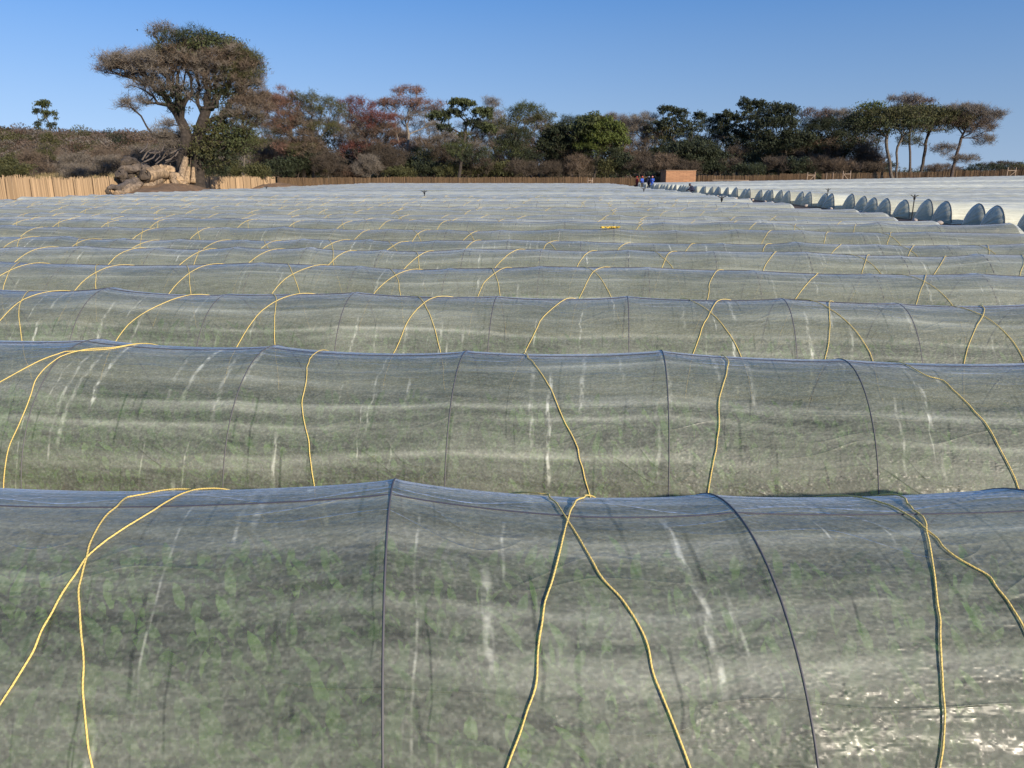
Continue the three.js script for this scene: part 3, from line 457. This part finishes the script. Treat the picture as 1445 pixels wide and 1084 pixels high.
// shrubs along the tree line: each its own plant
{
  const kinds = { brown: 'bare brown shrub in the thicket behind the fence', dark: 'dark green shrub in the thicket behind the fence', olive: 'olive green shrub in the thicket behind the fence', rust: 'rusty brown shrub in the thicket behind the fence', grey: 'bare grey shrub in the thicket behind the fence' };
  const spots = [], leafy0 = (p) => p === 'dark' || p === 'olive';
  seed(4242);
  for (let x = 372; x < 1250; x += rr(18, 30)) spots.push([x, rr(139, 156), rr(202, 234)]);
  for (let x = 385; x < 1240; x += rr(28, 46)) spots.push([x, rr(158, 185), rr(186, 212)]);
  for (let x = 392; x < 1250; x += rr(20, 44)) spots.push([x, rr(136.5, 139.5), rr(214, 240)]);
  for (let x = 4; x < 250; x += rr(12, 20)) spots.push([x, rr(140, 175), rr(202, 232)]);
  for (const s of [[6, 122, 222], [24, 120, 232], [108, 125, 236], [150, 128, 222], [185, 130, 212], [205, 126, 205], [222, 122, 214], [240, 118, 210], [300, 122, 226], [318, 128, 228], [360, 126, 232], [1392, 230, 232], [1410, 240, 229], [1428, 250, 228], [1442, 240, 232], [1325, 190, 234], [1225, 160, 215], [1240, 180, 228]]) spots.push(s);
  spots.forEach(([x, D, y], i) => {
    seed(7000 + i * 13);
    const q = rnd(), right = x > 880; let pal = x < 40 ? 'olive' : x < 260 ? (q < .6 ? 'grey' : 'brown') : right ? (q < .32 ? 'dark' : q < .66 ? 'brown' : q < .8 ? 'rust' : 'olive') : (q < .3 ? 'brown' : q < .45 ? 'grey' : q < .62 ? 'dark' : q < .88 ? 'olive' : 'rust');
    const lp = !leafy0(pal) && x > 260 && rnd() < .7 ? 'scrub' : pal, yb = 252 - (x > 900 ? 6 : 0), h = yb - y, leafy = pal === 'dark' || pal === 'olive', w = rr(14, 22) * (D > 157 ? 1.3 : 1);
    makeTree({ name: leafy ? 'leafy_shrub' : 'bare_shrub', label: kinds[pal], px: x, D, fork: [x, yb - h * .35], r0: .14, sd: 7100 + i, grp: 'shrubs of the thicket behind the fence', category: 'shrub', leaf: .3, twig: .8, barkC: leafy ? [.12, .09, .07] : [.2, .16, .12],
      lobes: [[x, y + h * .28, w, h * .27, D < 139.6 ? 24 : 36, lp, leafy ? 15 : 12, leafy ? 'leaf' : 'twig'], [x + rr(-6, 6), y + h * .62, w * 1.1, h * .32, 40, lp, leafy ? 15 : 12, leafy ? 'mix' : 'twig']] });
  });
}
// far woods on the hill and behind the thicket
{
  seed(88);
  const parts = []; for (let k = 0; k < 220; k++) { const g = leafGeo.clone(); let a, b, c; do { a = rr(-1, 1); b = rr(-1, 1); c = rr(-1, 1); } while (a * a + b * b + c * c > 1); const q = rr(.07, .17); g.scale(q, q * .8, q).rotateY(rr(0, 6)); g.translate(a, b * .6 + .5, c); parts.push(g); }
  const bush = mergeGeometries(parts), list = [];
  const put = (cx, cz, s, pal) => { const p = P(cx, cz, Math.max(ground(0, 0), cz > 245 && cx < 300 ? hillHeight(cx, cz) : 0)); list.push({ p, s, c: pick(pal) }); };
  for (let k = 0; k < 5200; k++) { const cz = 190 + 560 * Math.pow(rnd(), .8), u = rr(-.78, -.24), q = rnd(); put(u * cz, cz, (rnd() < .1 ? rr(4, 5.5) : rr(1.8, 4)) * (cz > 400 ? 1.25 : 1) * (cz < 260 ? .7 : 1), q < .42 ? 'brown' : q < .66 ? 'grey' : q < .84 ? 'olive' : q < .93 ? 'rust' : 'dark'); }
  for (let k = 0; k < 1500; k++) { const cz = rr(195, 330), u = rr(-.3, .42), q = rnd(); put(u * cz, cz, rr(2.6, 4.6), q < .45 ? 'brown' : q < .7 ? 'dark' : 'olive'); }
  for (let k = 0; k < 500; k++) { const cz = rr(420, 700), u = rr(.36, .8); put(u * cz, cz, rr(3, 6), rnd() < .5 ? 'dark' : 'olive'); }
  const im = new THREE.InstancedMesh(bush, LEAFMAT, list.length), e = new THREE.Euler(), q = new THREE.Quaternion(), m = new THREE.Matrix4();
  list.forEach((l, i) => { m.compose(l.p, q.setFromEuler(e.set(0, rr(0, 6.3), 0)), V(l.s, l.s * rr(.8, 1.25), l.s)); im.setMatrixAt(i, m); im.setColorAt(i, l.c); });
  im.castShadow = im.receiveShadow = true; top(im, 'far_woodland'); tag(im, 'brown and olive bush covering the far hill and land behind', 'woodland', null, 'stuff');
}
// tall dry grass beyond the pale fence
{
  seed(99); const p = [], ix = []; for (let k = 0; k < 14; k++) { const x = rr(-.5, .5), z = rr(-.5, .5), h = rr(.6, 1.1), lx = gauss() * .25, b = p.length / 3; p.push(x - .03, 0, z, x + .03, 0, z, x + lx, h, z + gauss() * .2); ix.push(b, b + 1, b + 2); }
  const g = geom(p, ix), list = []; for (let k = 0; k < 5200; k++) { const cz = rr(142, 185), px = rnd() < .6 ? rr(40, 190) : rr(285, 440); list.push({ p: at(px, cz), s: rr(1.2, 2.6), c: pick('straw') }); }
  const im = new THREE.InstancedMesh(g, TWIGMAT, list.length), e = new THREE.Euler(), q = new THREE.Quaternion(), m = new THREE.Matrix4();
  list.forEach((l, i) => { m.compose(l.p, q.setFromEuler(e.set(0, rr(0, 6.3), 0)), V(l.s, l.s, l.s)); im.setMatrixAt(i, m); im.setColorAt(i, l.c); });
  im.castShadow = im.receiveShadow = true; top(im, 'dry_grass'); tag(im, 'tall dry straw coloured grass beyond the fence', 'grass', null, 'stuff');
}

// ---------------------------------------------------------------- thatch fences
const THATCH = std(0xffffff, .92, { vertexColors: true });
function thatchPanel(len, H, tone, ragged) {      // reeds along +x, standing on y = 0
  const pos = [], idx = [], col = []; let x = 0; const base = rr(.93, 1.07);
  while (x < len) {
    const w = rr(.035, .085), h = H * (1 + (rnd() - .5) * ragged), d = rr(.02, .06), t = base * rr(.6, 1.3), l = rr(-.04, .04), o = pos.length / 3;
    for (const [a, y, z] of [[0, 0, 0], [w / 2, 0, d], [w, 0, 0], [0 + l, h, 0], [w / 2 + l, h * rr(.97, 1.03), d * .8], [w + l, h * rr(.97, 1.02), 0]]) { pos.push(x + a, y, z); col.push(tone[0] * t, tone[1] * t, tone[2] * t); }
    idx.push(o, o + 1, o + 3, o + 1, o + 4, o + 3, o + 1, o + 2, o + 4, o + 2, o + 5, o + 4, o, o + 3, o + 2, o + 2, o + 3, o + 5);
    x += w * .86;
  }
  return geom(pos, idx, null, col).toNonIndexed();
}
function fence(name, label, pts, step, H, tone, ragged, face, skip = []) {
  const g = group(name, V(0, 0, 0), label, 'fence');
  for (let s = 0; s < pts.length - 1; s++) {
    const a = pts[s], b = pts[s + 1], L = Math.hypot(b.x - a.x, b.z - a.z), n = Math.max(1, Math.round(L / step));
    for (let k = 0; k < n; k++) {
      const p = a.clone().lerp(b, k / n), e = a.clone().lerp(b, (k + 1) / n); p.y = ground(p.x, p.z); e.y = ground(e.x, e.z);
      const geo = thatchPanel(L / n + .03, H * rr(.95, 1.05), tone, ragged); geo.computeVertexNormals();
      const m = mesh('thatch_panel', geo, THATCH, g); m.position.copy(p); m.rotation.y = -Math.atan2(e.z - p.z, e.x - p.x); m.position.y -= .05;
      const ps = V(p.x + face.x * .09, p.y, p.z + face.z * .09);
      mesh('fence_post', tube([ps.clone().setY(p.y - .2), V(ps.x + rr(-.06, .06), p.y + H * rr(.85, 1.12), ps.z + rr(-.06, .06))], [rr(.03, .045), .03], 6, .1), M.post, g);
    }
  }
  return g;
}
seed(1212);
const corner = P(-39.6, 133), HF = 1.72;
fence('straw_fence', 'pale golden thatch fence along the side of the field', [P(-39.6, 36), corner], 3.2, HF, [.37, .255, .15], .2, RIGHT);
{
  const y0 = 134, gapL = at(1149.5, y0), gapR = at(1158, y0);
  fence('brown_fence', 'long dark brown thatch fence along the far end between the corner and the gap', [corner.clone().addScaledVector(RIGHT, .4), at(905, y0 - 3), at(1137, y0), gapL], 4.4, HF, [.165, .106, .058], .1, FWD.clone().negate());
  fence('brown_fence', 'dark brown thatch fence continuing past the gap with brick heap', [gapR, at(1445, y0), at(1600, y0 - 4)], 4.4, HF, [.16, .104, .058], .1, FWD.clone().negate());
}
// ---------------------------------------------------------------- gates, hut, heaps
function gate(px, wpx, D, label, brace, h = 1.9) {
  const o = at(px, D), w = wpx * D * cp / FPX, g = group('pole_gate', o, label, 'gate'); g.rotation.y = YAW;
  mesh('gate_post', tube([V(0, -.2, 0), V(.03, h, 0)], [.07, .06], 7, .1), M.wood, g); mesh('gate_post', tube([V(w, -.2, 0), V(w - .05, h * 1.02, 0)], [.07, .06], 7, .1), M.wood, g);
  mesh('rail', bar(V(0, h * .74, .07), V(w, h * .76, .07), .045), M.wood, g); mesh('rail', bar(V(0, .25, .07), V(w, .22, .07), .045), M.wood, g);
  if (brace) mesh('brace', brace > 0 ? bar(V(.05, .3, .12), V(w - .05, h * .74, .12), .045) : bar(V(.05, h * .74, .12), V(w - .05, .28, .12), .045), M.wood, g);
}
gate(829, 7, 129, 'small pale pole gate standing against the brown fence far from hut', 1, 1.6);
gate(1138, 11, 131, 'pole gate on the hut side of the fence gap', 1);
gate(1188, 11, 130, 'pole gate with falling diagonal brace past the fence gap', -1, 2.0);
gate(1419, 12, 131, 'pole gate near the far open end of the brown fence', 1, 2.0);
for (const [px, l] of [[1165, 'pale upright pole just past the fence gap'], [1174, 'pale upright pole midway between gap and braced gate']]) { const o = at(px, 131), g = group('upright_pole', o, l, 'pole'); mesh('pole', tube([V(0, -.2, 0), V(.05, .9, .02), V(.02, 1.75, 0)], [.06, .055, .05], 7, .1), M.wood, g); }
{
  const brickTex = dataTex(256, 256, (i, j) => { const u = i / 256, v = j / 256, r = Math.floor(v * 16), x = u * 8 + (r % 2) * .5, fx = x - Math.floor(x), fy = v * 16 - r; const m = fx < .06 || fy < .12, t = .8 + .4 * hash(Math.floor(x) % 8, r) , n = noise2(u * 60, v * 60, 60, 60) * .2; return m ? [150, 105, 78] : [clamp8(172 * (t * .3 + .65 + n * .3)), clamp8(128 * (t * .3 + .65 + n * .3)), clamp8(94 * (t * .3 + .65 + n * .3))]; }, true);
  brickTex.repeat.set(.55, .8);
  const bm = std(0xffffff, .9, { map: brickTex, bumpMap: brickTex, bumpScale: .01 });
  const D = 125, o = at(939, D), w = cxAt(981, D) - cxAt(939, D), g = group('brick_hut', o, 'low windowless orange brick hut with flat top against the brown fence', 'hut'); g.rotation.y = YAW;
  const h = heightAt(241, D) - o.y, d = 4.6, t = .22; const bw = (n, W, Hh, Dd, x, y, z) => mesh(n, box(W, Hh, Dd, x, y, z), bm, g);
  bw('wall', w, h, t, w / 2, h / 2, -t / 2); bw('wall', w, h, t, w / 2, h / 2, -d + t / 2); bw('wall', t, h, d - 2 * t, t / 2, h / 2, -d / 2); bw('wall', t, h, d - 2 * t, w - t / 2, h / 2, -d / 2);
  mesh('roof_slab', box(w + .1, .1, d + .1, w / 2, h + .05, -d / 2), std(lin(.3, .19, .12), .9), g);
  // heap behind the gap
  const hp = group('brick_heap', at(1151, 132), 'heap of red and pink rubble in the fence gap', 'heap'); seed(55);
  for (let k = 0; k < 46; k++) { const q = rr(.1, .22), m = mesh('rubble', box(q * 1.6, q, q), std(lin(rr(.25, .5), rr(.12, .24), rr(.09, .18)), .9), hp); const a = rr(-.9, 1.1), hgt = (1 - Math.abs(a - .1)) * .55; m.position.set(a, q * .5 + Math.max(0, rr(0, hgt)), rr(-.4, .4)); m.rotation.set(rr(0, 3), rr(0, 3), rr(0, 3)); }
  const lg = group('pole_stack', at(1003, 127), 'pale poles lying on a low brush heap before the brown fence', 'poles'); lg.rotation.y = YAW;
  for (let k = 0; k < 3; k++) mesh('pole', tube([V(rr(0, 1), .85 + k * .05, k * .12), V(3, .88 + k * .04, k * .1), V(rr(5.6, 6.6), .82 + k * .05, k * .15)], .05, 6), M.wood, lg);
  const br = []; for (let k = 0; k < 60; k++) { const a = V(2 + gauss() * .7, rr(.0, .8), gauss() * .5); br.push(tube([a, a.clone().add(V(gauss() * .6, rr(-.05, .5), gauss() * .5))], .025, 4)); }
  mesh('brushwood', mergeGeometries(br), bark(lin(.14, .1, .07)), lg).userData.kind = 'stuff';
}
// ---------------------------------------------------------------- felled logs, stump, mound by the huge tree
{
  const D = 86, w = (x, y, dz = 0) => { const d = D + dz - Math.max(0, 235 - x) * .14; return at(x, d, heightAt(y, d)); };
  const tan = bark(lin(.62, .43, .25)), tan2 = bark(lin(.50, .36, .23)), dark = bark(lin(.15, .115, .085)), greyb = bark(lin(.27, .21, .16));
  const o = at(235, D), rel = (p) => p.sub(o), T = (pts, rs, m, name, par, sides = 16, bump = .34) => mesh(name, tube(smooth(pts.map((p) => rel(w(...p))), 22).map((p, i) => p.add(V((noise2(i * .4, p.x * 9) - .5) * .22, (noise2(i * .45, p.x * 5 + 7) - .5) * .3, (noise2(i * .4, p.x * 3 + 2) - .5) * .22))), Array.from({ length: 23 }, (_, i) => { const q = i / 22 * (rs.length - 1), k = Math.min(rs.length - 2, Math.floor(q)); return lerp(rs[k], rs[k + 1], q - k) * (.8 + .4 * noise2(i * .35, rs[0] * 40 + pts[0][0])); }), sides, bump, true, 1, .16), m, par);
  seed(321);
  const a = group('felled_trunk', o.clone(), 'big pale felled trunk with bark stripped and roots spread on the mound', 'log');
  T([[204, 249, -1], [218, 246], [232, 243], [242, 244]], [.62, .72, .7, .6], tan, 'trunk', a);
  T([[238, 244], [248, 250], [256, 258], [264, 262]], [.6, .45, .38, .25], tan, 'root', a); T([[232, 246], [226, 256], [212, 264, -1], [207, 268, -1.4]], [.55, .42, .36, .25], tan, 'root', a); T([[222, 254], [212, 262, -1], [204, 266, -1.5]], [.5, .45, .3], tan2, 'root', a); T([[240, 248, -.6], [246, 258, -1], [250, 266, -1.2]], [.4, .32, .2], tan2, 'root', a);
  T([[203, 249, -1.05], [204.5, 248.8, -1.04]], [.5, .54], dark, 'cut_end', a, 12, .05);
  const b = group('split_log', o.clone(), 'dark brown log slanting down to the soil beside the felled trunk', 'log');
  T([[152, 266, -1], [172, 263, -.6], [190, 258], [200, 252]], [.2, .38, .45, .35], greyb, 'log', b); T([[150, 269, -1], [156, 274, -1.2]], [.2, .12], dark, 'branch_stub', b);
  const c = group('split_log', o.clone(), 'pale barked log end lying under the dark slanting log', 'log'); T([[166, 275, -2], [176, 271, -1.8], [188, 266, -1.5], [197, 260, -1]], [.35, .45, .42, .3], tan2, 'log', c);
  const d2 = group('propped_log', o.clone(), 'grey log propped on dark forked legs against the pale fence', 'log');
  T([[172, 237, 2], [190, 238, 1.5], [205, 241, .8], [214, 247, 0]], [.35, .55, .6, .4], greyb, 'log', d2); T([[168, 243, 2], [174, 250, 1.6], [177, 258, 1.2]], [.5, .42, .35], dark, 'leg', d2); T([[182, 246, 1.6], [185, 252, 1.4], [187, 258, 1]], [.3, .28, .25], dark, 'leg', d2); T([[172, 230, 2], [180, 227, 2], [190, 231, 2], [200, 236, 1.5]], [.25, .45, .5, .2], dark, 'branch', d2);
  const st = group('stripped_stump', at(262, 92), 'pale stripped buttress roots at the foot of the huge tree', 'stump'); const o2 = st.position.clone(), D2 = 92, T2 = (pts, rs, m) => mesh('buttress', tube(smooth(pts.map(([x, y, z = 0]) => at(x, D2 + z, heightAt(y, D2)).sub(o2)), 8), Array.from({ length: 9 }, (_, i) => lerp(rs[0], rs[1], i / 8)), 9, .15), m, st);
  T2([[262, 222, 1.6], [258, 238, .8], [254, 257, -.2]], [.3, .55], tan2); T2([[266, 236, 1], [264, 246, .4], [262, 258, -.3]], [.2, .4], tan); T2([[272, 236, 1], [272, 246, .6], [272, 258, 0]], [.16, .32], tan);
  const twg = []; for (let k = 0; k < 26; k++) { const x = rr(190, 250), y = rr(214, 244), p = [w(x, y, rr(0, 4)), w(x + rr(4, 20), y - rr(2, 18), rr(0, 4))].map(rel); const mid = p[0].clone().lerp(p[1], .5).add(V(gauss() * .5, gauss() * .4, gauss() * .4)); twg.push(tube([p[0], mid, p[1]], [.09, .07, .03], 5)); }
  const hp = group('branch_tangle', o.clone(), 'tangle of dead grey branches piled behind the felled trunk', 'branches'); mesh('branches', mergeGeometries(twg), bark(lin(.24, .19, .15)), hp).userData.kind = 'stuff';
  const mound = (px, D3, W, Dp, H, label) => { const pos = [], idx = [], uv = [], n = 36, m = 20, og = at(px, D3); for (let j = 0; j <= m; j++) for (let i = 0; i <= n; i++) { const u = i / n * 2 - 1, v = j / m * 2 - 1, q = Math.max(0, 1 - u * u) * Math.max(0, 1 - v * v), x = u * W, z = v * Dp, y = H * Math.pow(q, .7) * (.55 + .9 * fbm(x * .8 + px, z * .8)) - .06; const p = V(x, y, z); pos.push(p.x, p.y, p.z); uv.push(x, z); if (i && j) { const k = (j - 1) * (n + 1) + i - 1; idx.push(k, k + n + 1, k + 1, k + 1, k + n + 1, k + n + 2); } } const g2 = top(mesh('soil_mound', geom(pos, idx, uv), std(lin(.34, .21, .12), .97, { map: soilTex })), 'soil_mound'); g2.position.copy(og); g2.rotation.y = YAW; tag(g2, label, 'mound'); };
  mound(238, 84, 3.2, 9, 1.0, 'brown soil mound under the felled trunk and huge tree'); mound(393, 120, 4, 2, .8, 'low heap of brown soil near the fence corner');
}
// ---------------------------------------------------------------- people
function sdfGeo(caps, lo, hi, res, colour) {      // caps: [a, b, ra, rb, blend]
  const mc = new MarchingCubes(res, new THREE.MeshBasicMaterial(), false, false, 60000); mc.isolation = 0; const size = Math.max(hi.x - lo.x, hi.y - lo.y, hi.z - lo.z), h = size / 2, c = lo.clone().add(hi).multiplyScalar(.5), p = V(), pa = V(), ba = V();
  for (let z = 0; z < res; z++) for (let y = 0; y < res; y++) for (let x = 0; x < res; x++) {
    p.set((x - res / 2) / (res / 2) * h + c.x, (y - res / 2) / (res / 2) * h + c.y, (z - res / 2) / (res / 2) * h + c.z); let d = 9;
    for (const [a, b, ra, rb, k = .03] of caps) { ba.copy(b).sub(a); pa.copy(p).sub(a); const t = Math.min(1, Math.max(0, pa.dot(ba) / Math.max(1e-9, ba.lengthSq()))), e = pa.addScaledVector(ba, -t).length() - lerp(ra, rb, t), m = Math.max(0, k - Math.abs(d - e)) / k; d = Math.min(d, e) - m * m * k * .25; }
    mc.field[x + y * res + z * res * res] = -d;
  }
  mc.update(); const n = mc.count ?? 0, pos = [], col = [];
  for (let i = 0; i < n; i++) { const v = V(mc.positionArray[i * 3] * h + c.x, mc.positionArray[i * 3 + 1] * h + c.y, mc.positionArray[i * 3 + 2] * h + c.z); pos.push(v.x, v.y, v.z); const q = colour(v); col.push(q[0], q[1], q[2]); }
  const g = new THREE.BufferGeometry(); g.setAttribute('position', new THREE.Float32BufferAttribute(pos, 3)); g.setAttribute('normal', new THREE.Float32BufferAttribute(mc.normalArray.slice(0, n * 3).map((v) => v), 3)); g.setAttribute('color', new THREE.Float32BufferAttribute(col, 3)); g.computeVertexNormals(); return g;
}
const SKIN = [.11, .06, .04], SKINM = std(lin(...SKIN), .6);
function hand(wr, dir, side) {                    // palm, four fingers, thumb, slightly curled
  const d = dir.clone().normalize(), s = V(0, 0, 1).cross(d).lengthSq() > .01 ? V(0, 0, 1) : V(1, 0, 0), n = s.clone().cross(d).normalize(), palm = wr.clone().addScaledVector(d, .08), out = [[wr, palm, .026, .034, .02]];
  for (let f = 0; f < 4; f++) { const b = palm.clone().addScaledVector(s, (f - 1.5) * .021), L = [.062, .072, .068, .052][f], m = b.clone().addScaledVector(d, L * .6).addScaledVector(n, .012 * side); out.push([b, m, .0095, .009, .006], [m, m.clone().addScaledVector(d, L * .4).addScaledVector(n, .02 * side), .009, .008, .006]); }
  const tb = wr.clone().addScaledVector(d, .03).addScaledVector(s, -.028); out.push([tb, tb.clone().addScaledVector(d, .045).addScaledVector(s, -.03), .011, .009, .006]); return out;
}
function person(label, pos, turn, cloth, hatC, J, hatStyle) {
  const g = group('person', pos, label, 'person'); g.rotation.y = turn;
  const caps = [[J.hip, J.chest, .155, .17, .08], [J.chest, J.neck, .16, .07, .08], [J.neck, J.head, .055, .06, .03], [J.head, J.head.clone().add(V(0, .07, -.005)), .088, .1, .03], [J.head.clone().add(V(0, .02, .095)), J.head.clone().add(V(0, -.005, .105)), .014, .018, .015], [J.head.clone().add(V(0, -.05, .06)), J.head.clone().add(V(0, -.06, .07)), .04, .035, .03]];
  for (const s of ['l', 'r']) { const sg = s === 'l' ? -1 : 1; caps.push([J.head.clone().add(V(.1 * sg, .01, 0)), J.head.clone().add(V(.1 * sg, .04, -.01)), .018, .02, .01], [J.chest.clone().add(V(.1 * sg, .06, 0)), J[s + 'Sho'], .1, .075, .06], [J[s + 'Sho'], J[s + 'Elb'], .068, .052, .03], [J[s + 'Elb'], J[s + 'Wri'], .052, .036, .03], [J[s + 'Hip'], J[s + 'Kne'], .1, .068, .05], [J[s + 'Kne'], J[s + 'Ank'], .068, .052, .03], [J[s + 'Ank'].clone().add(V(0, -.03, -.03)), J[s + 'Ank'].clone().add(V(0, -.045, .15)), .05, .042, .03]); }
  const colr = (v) => v.distanceTo(J.head) < .2 && v.y > J.neck.y + .01 ? SKIN : v.distanceTo(J.lWri) < .06 || v.distanceTo(J.rWri) < .06 ? SKIN : v.distanceTo(J.lAnk) < .1 || v.distanceTo(J.rAnk) < .1 || v.y < .07 ? [.02, .018, .016] : v.y < J.hip.y - .02 ? cloth[1] : cloth[0];
  const lo = V(-.55, -.06, -.75), hi = V(.55, 1.86, .75); const body = sdfGeo(caps, lo, hi, 88, colr);
  const hands = ['l', 'r'].map((s, i) => { const w = J[s + 'Wri'], d = w.clone().sub(J[s + 'Elb']); const c = w.clone().addScaledVector(d.normalize(), .08); return sdfGeo(hand(w, d, i ? -1 : 1), c.clone().subScalar(.12), c.clone().addScalar(.12), 56, () => SKIN); });
  mesh('body', mergeGeometries([body, ...hands]), std(0xffffff, .85, { vertexColors: true }), g);
  const hp = J.head.clone().add(V(0, .1, 0)), crown = new THREE.SphereGeometry(.125, 20, 12, 0, 6.3, 0, 1.65); crown.scale(1, hatStyle === 'tall' ? 1.1 : .85, 1.08); crown.translate(hp.x, hp.y - .02, hp.z); const parts = [crown];
  if (hatStyle !== 'cap') { const brim = new THREE.CylinderGeometry(.13, hatStyle === 'brim' ? .2 : .145, .03, 20); brim.translate(hp.x, hp.y - .02, hp.z); parts.push(brim); }
  mesh('hat', mergeGeometries(parts.map((q) => { const r = q.index ? q.toNonIndexed() : q; return r; })), std(lin(...hatC), .8), g);
  for (const e of [-1, 1]) { const ey = new THREE.SphereGeometry(.013, 8, 6); ey.translate(J.head.x + e * .035, J.head.y + .035, J.head.z + .09); mesh('eye', ey, M.black, g); }
  return g;
}
const stand = (o = {}) => ({ hip: V(0, .95, 0), chest: V(0, 1.27, .01), neck: V(0, 1.47, .01), head: V(0, 1.58, .03), lSho: V(-.19, 1.4, 0), rSho: V(.19, 1.4, 0), lElb: V(-.25, 1.13, -.02), rElb: V(.25, 1.13, -.02), lWri: V(-.24, .9, .07), rWri: V(.24, .9, .07), lHip: V(-.09, .9, 0), rHip: V(.09, .9, 0), lKne: V(-.1, .5, .02), rKne: V(.1, .5, .02), lAnk: V(-.11, .09, -.02), rAnk: V(.11, .09, -.02), ...o });
person('person in dark red overalls and red hat standing in the aisle', at(898.5, 113), -.8, [[.34, .035, .03], [.12, .02, .025]], [.5, .05, .03], stand({ rElb: V(.26, 1.16, .08), rWri: V(.12, 1.05, .27) }), 'cap');
person('person in blue jacket and red hat with dark trousers in the aisle', at(905.5, 112), .6, [[.05, .12, .5], [.03, .03, .035]], [.6, .1, .06], stand({ lElb: V(-.26, 1.16, .08), lWri: V(-.1, 1.08, .26) }), 'tall');
person('person in dark navy overalls and grey hat beside the bright blue overalls', at(915, 110), .2, [[.02, .022, .05], [.015, .017, .035]], [.25, .25, .32], stand(), 'brim');
person('person in bright blue overalls and pink hat standing in the aisle', at(920, 109.5), -.4, [[.04, .11, .5], [.035, .09, .42]], [.6, .22, .2], stand({ rElb: V(.27, 1.17, .06), rWri: V(.14, 1.2, .28), lAnk: V(-.12, .09, .1), lKne: V(-.11, .5, .1) }), 'tall');
person('person in dark navy clothes crouching by the gathered tunnel ends', at(977, 80), -1.9, [[.02, .022, .05], [.018, .02, .045]], [.02, .022, .05],
  { hip: V(0, .42, -.12), chest: V(0, .68, .08), neck: V(0, .83, .2), head: V(0, .9, .28), lSho: V(-.19, .77, .14), rSho: V(.19, .77, .14), lElb: V(-.24, .52, .3), rElb: V(.24, .52, .3), lWri: V(-.15, .4, .5), rWri: V(.15, .4, .5), lHip: V(-.1, .4, -.1), rHip: V(.1, .4, -.1), lKne: V(-.17, .52, .3), rKne: V(.17, .52, .3), lAnk: V(-.13, .09, -.02), rAnk: V(.13, .09, -.02) }, 'cap');
// ---------------------------------------------------------------- sprinklers, peg weights, rope coil
for (const [px, D, y, s, label] of [[1018, 29.5, .86, 1, 'black sprinkler standing above the film near the aisle end of a row'], [598, 41, .86, 1, 'black sprinkler rising between grey tunnels in the middle of the block'], [908, 52, .86, 1, 'black sprinkler between far grey tunnels short of the aisle'], [375, 62, .86, 1, 'small black sprinkler between far tunnels on the side of felled trunk'], [1290, 29.5, .9, .9, 'black sprinkler riser beside a gathered end of white tunnels'], [1168, 45, .9, .9, 'black sprinkler riser among the gathered ends of white tunnels']]) {
  const g = group('sprinkler', at(px, D), label, 'sprinkler', 'sprinklers on risers'), gy = y;
  mesh('riser', tube([V(0, -.1, 0), V(.01, gy, 0)], .022 * s, 7), M.black, g); const hd = mesh('head', new THREE.CylinderGeometry(.05 * s, .035 * s, .09, 12).translate(.01, gy + .03, 0), M.black, g);
  mesh('nozzle_arm', tube(smooth([V(-.15 * s, gy + .16, .01), V(-.07, gy + .12, 0), V(.01, gy + .09, 0), V(.09, gy + .13, 0), V(.16 * s, gy + .15, -.01)], 12), .018 * s, 6), M.black, hd); mesh('cap', new THREE.CylinderGeometry(.02, .03, .12, 10).translate(.01, gy + .12, 0), M.black, hd);
}
{
  seed(606);
  const sack = (p, label) => { const s = new THREE.SphereGeometry(1, 14, 10), a = s.attributes.position; for (let i = 0; i < a.count; i++) { const n = .85 + .3 * noise2(a.getX(i) * 2 + p.x * 7, a.getY(i) * 2 + a.getZ(i)); a.setXYZ(i, a.getX(i) * .13 * n, a.getY(i) * .08 * n, a.getZ(i) * .09 * n); } s.computeVertexNormals(); const m = top(mesh('peg_weight', s, M.white, null), 'peg_weight'); m.position.copy(p); m.position.y += .08; m.rotation.y = rr(0, 3); tag(m, label, 'weight', 'pale sack weights in the aisle'); };
  for (const row of rowsB) if (row.k < 44 && rnd() < .5) { const x = row.x0 - rr(.75, 1.1), z = -row.zr + rr(-.5, .6); sack(V(x, ground(x, z), z), 'small pale sack weight lying by the gathered tunnel ends in the aisle'); }
  const row = rows[6], x = ridgeX(860, row.zr), pts = []; for (let k = 0; k < 150; k++) { const a = k * .42, r = .07 + .03 * Math.sin(k * .7); pts.push(V(x + (k / 150 - .5) * .3 + Math.cos(a) * r * .5, surf(row, x, 1.57).y + .02 + .018 * Math.abs(Math.sin(k * .33)), -row.zr + Math.sin(a) * r * .6)); }
  const m = top(mesh('rope_coil', tube(pts, .009, 5), std(lin(.75, .5, .06), .7)), 'rope_coil'); tag(m, 'loose coil of yellow rope left on top of a tunnel ridge', 'rope');
}
renderer.render(scene, camera);
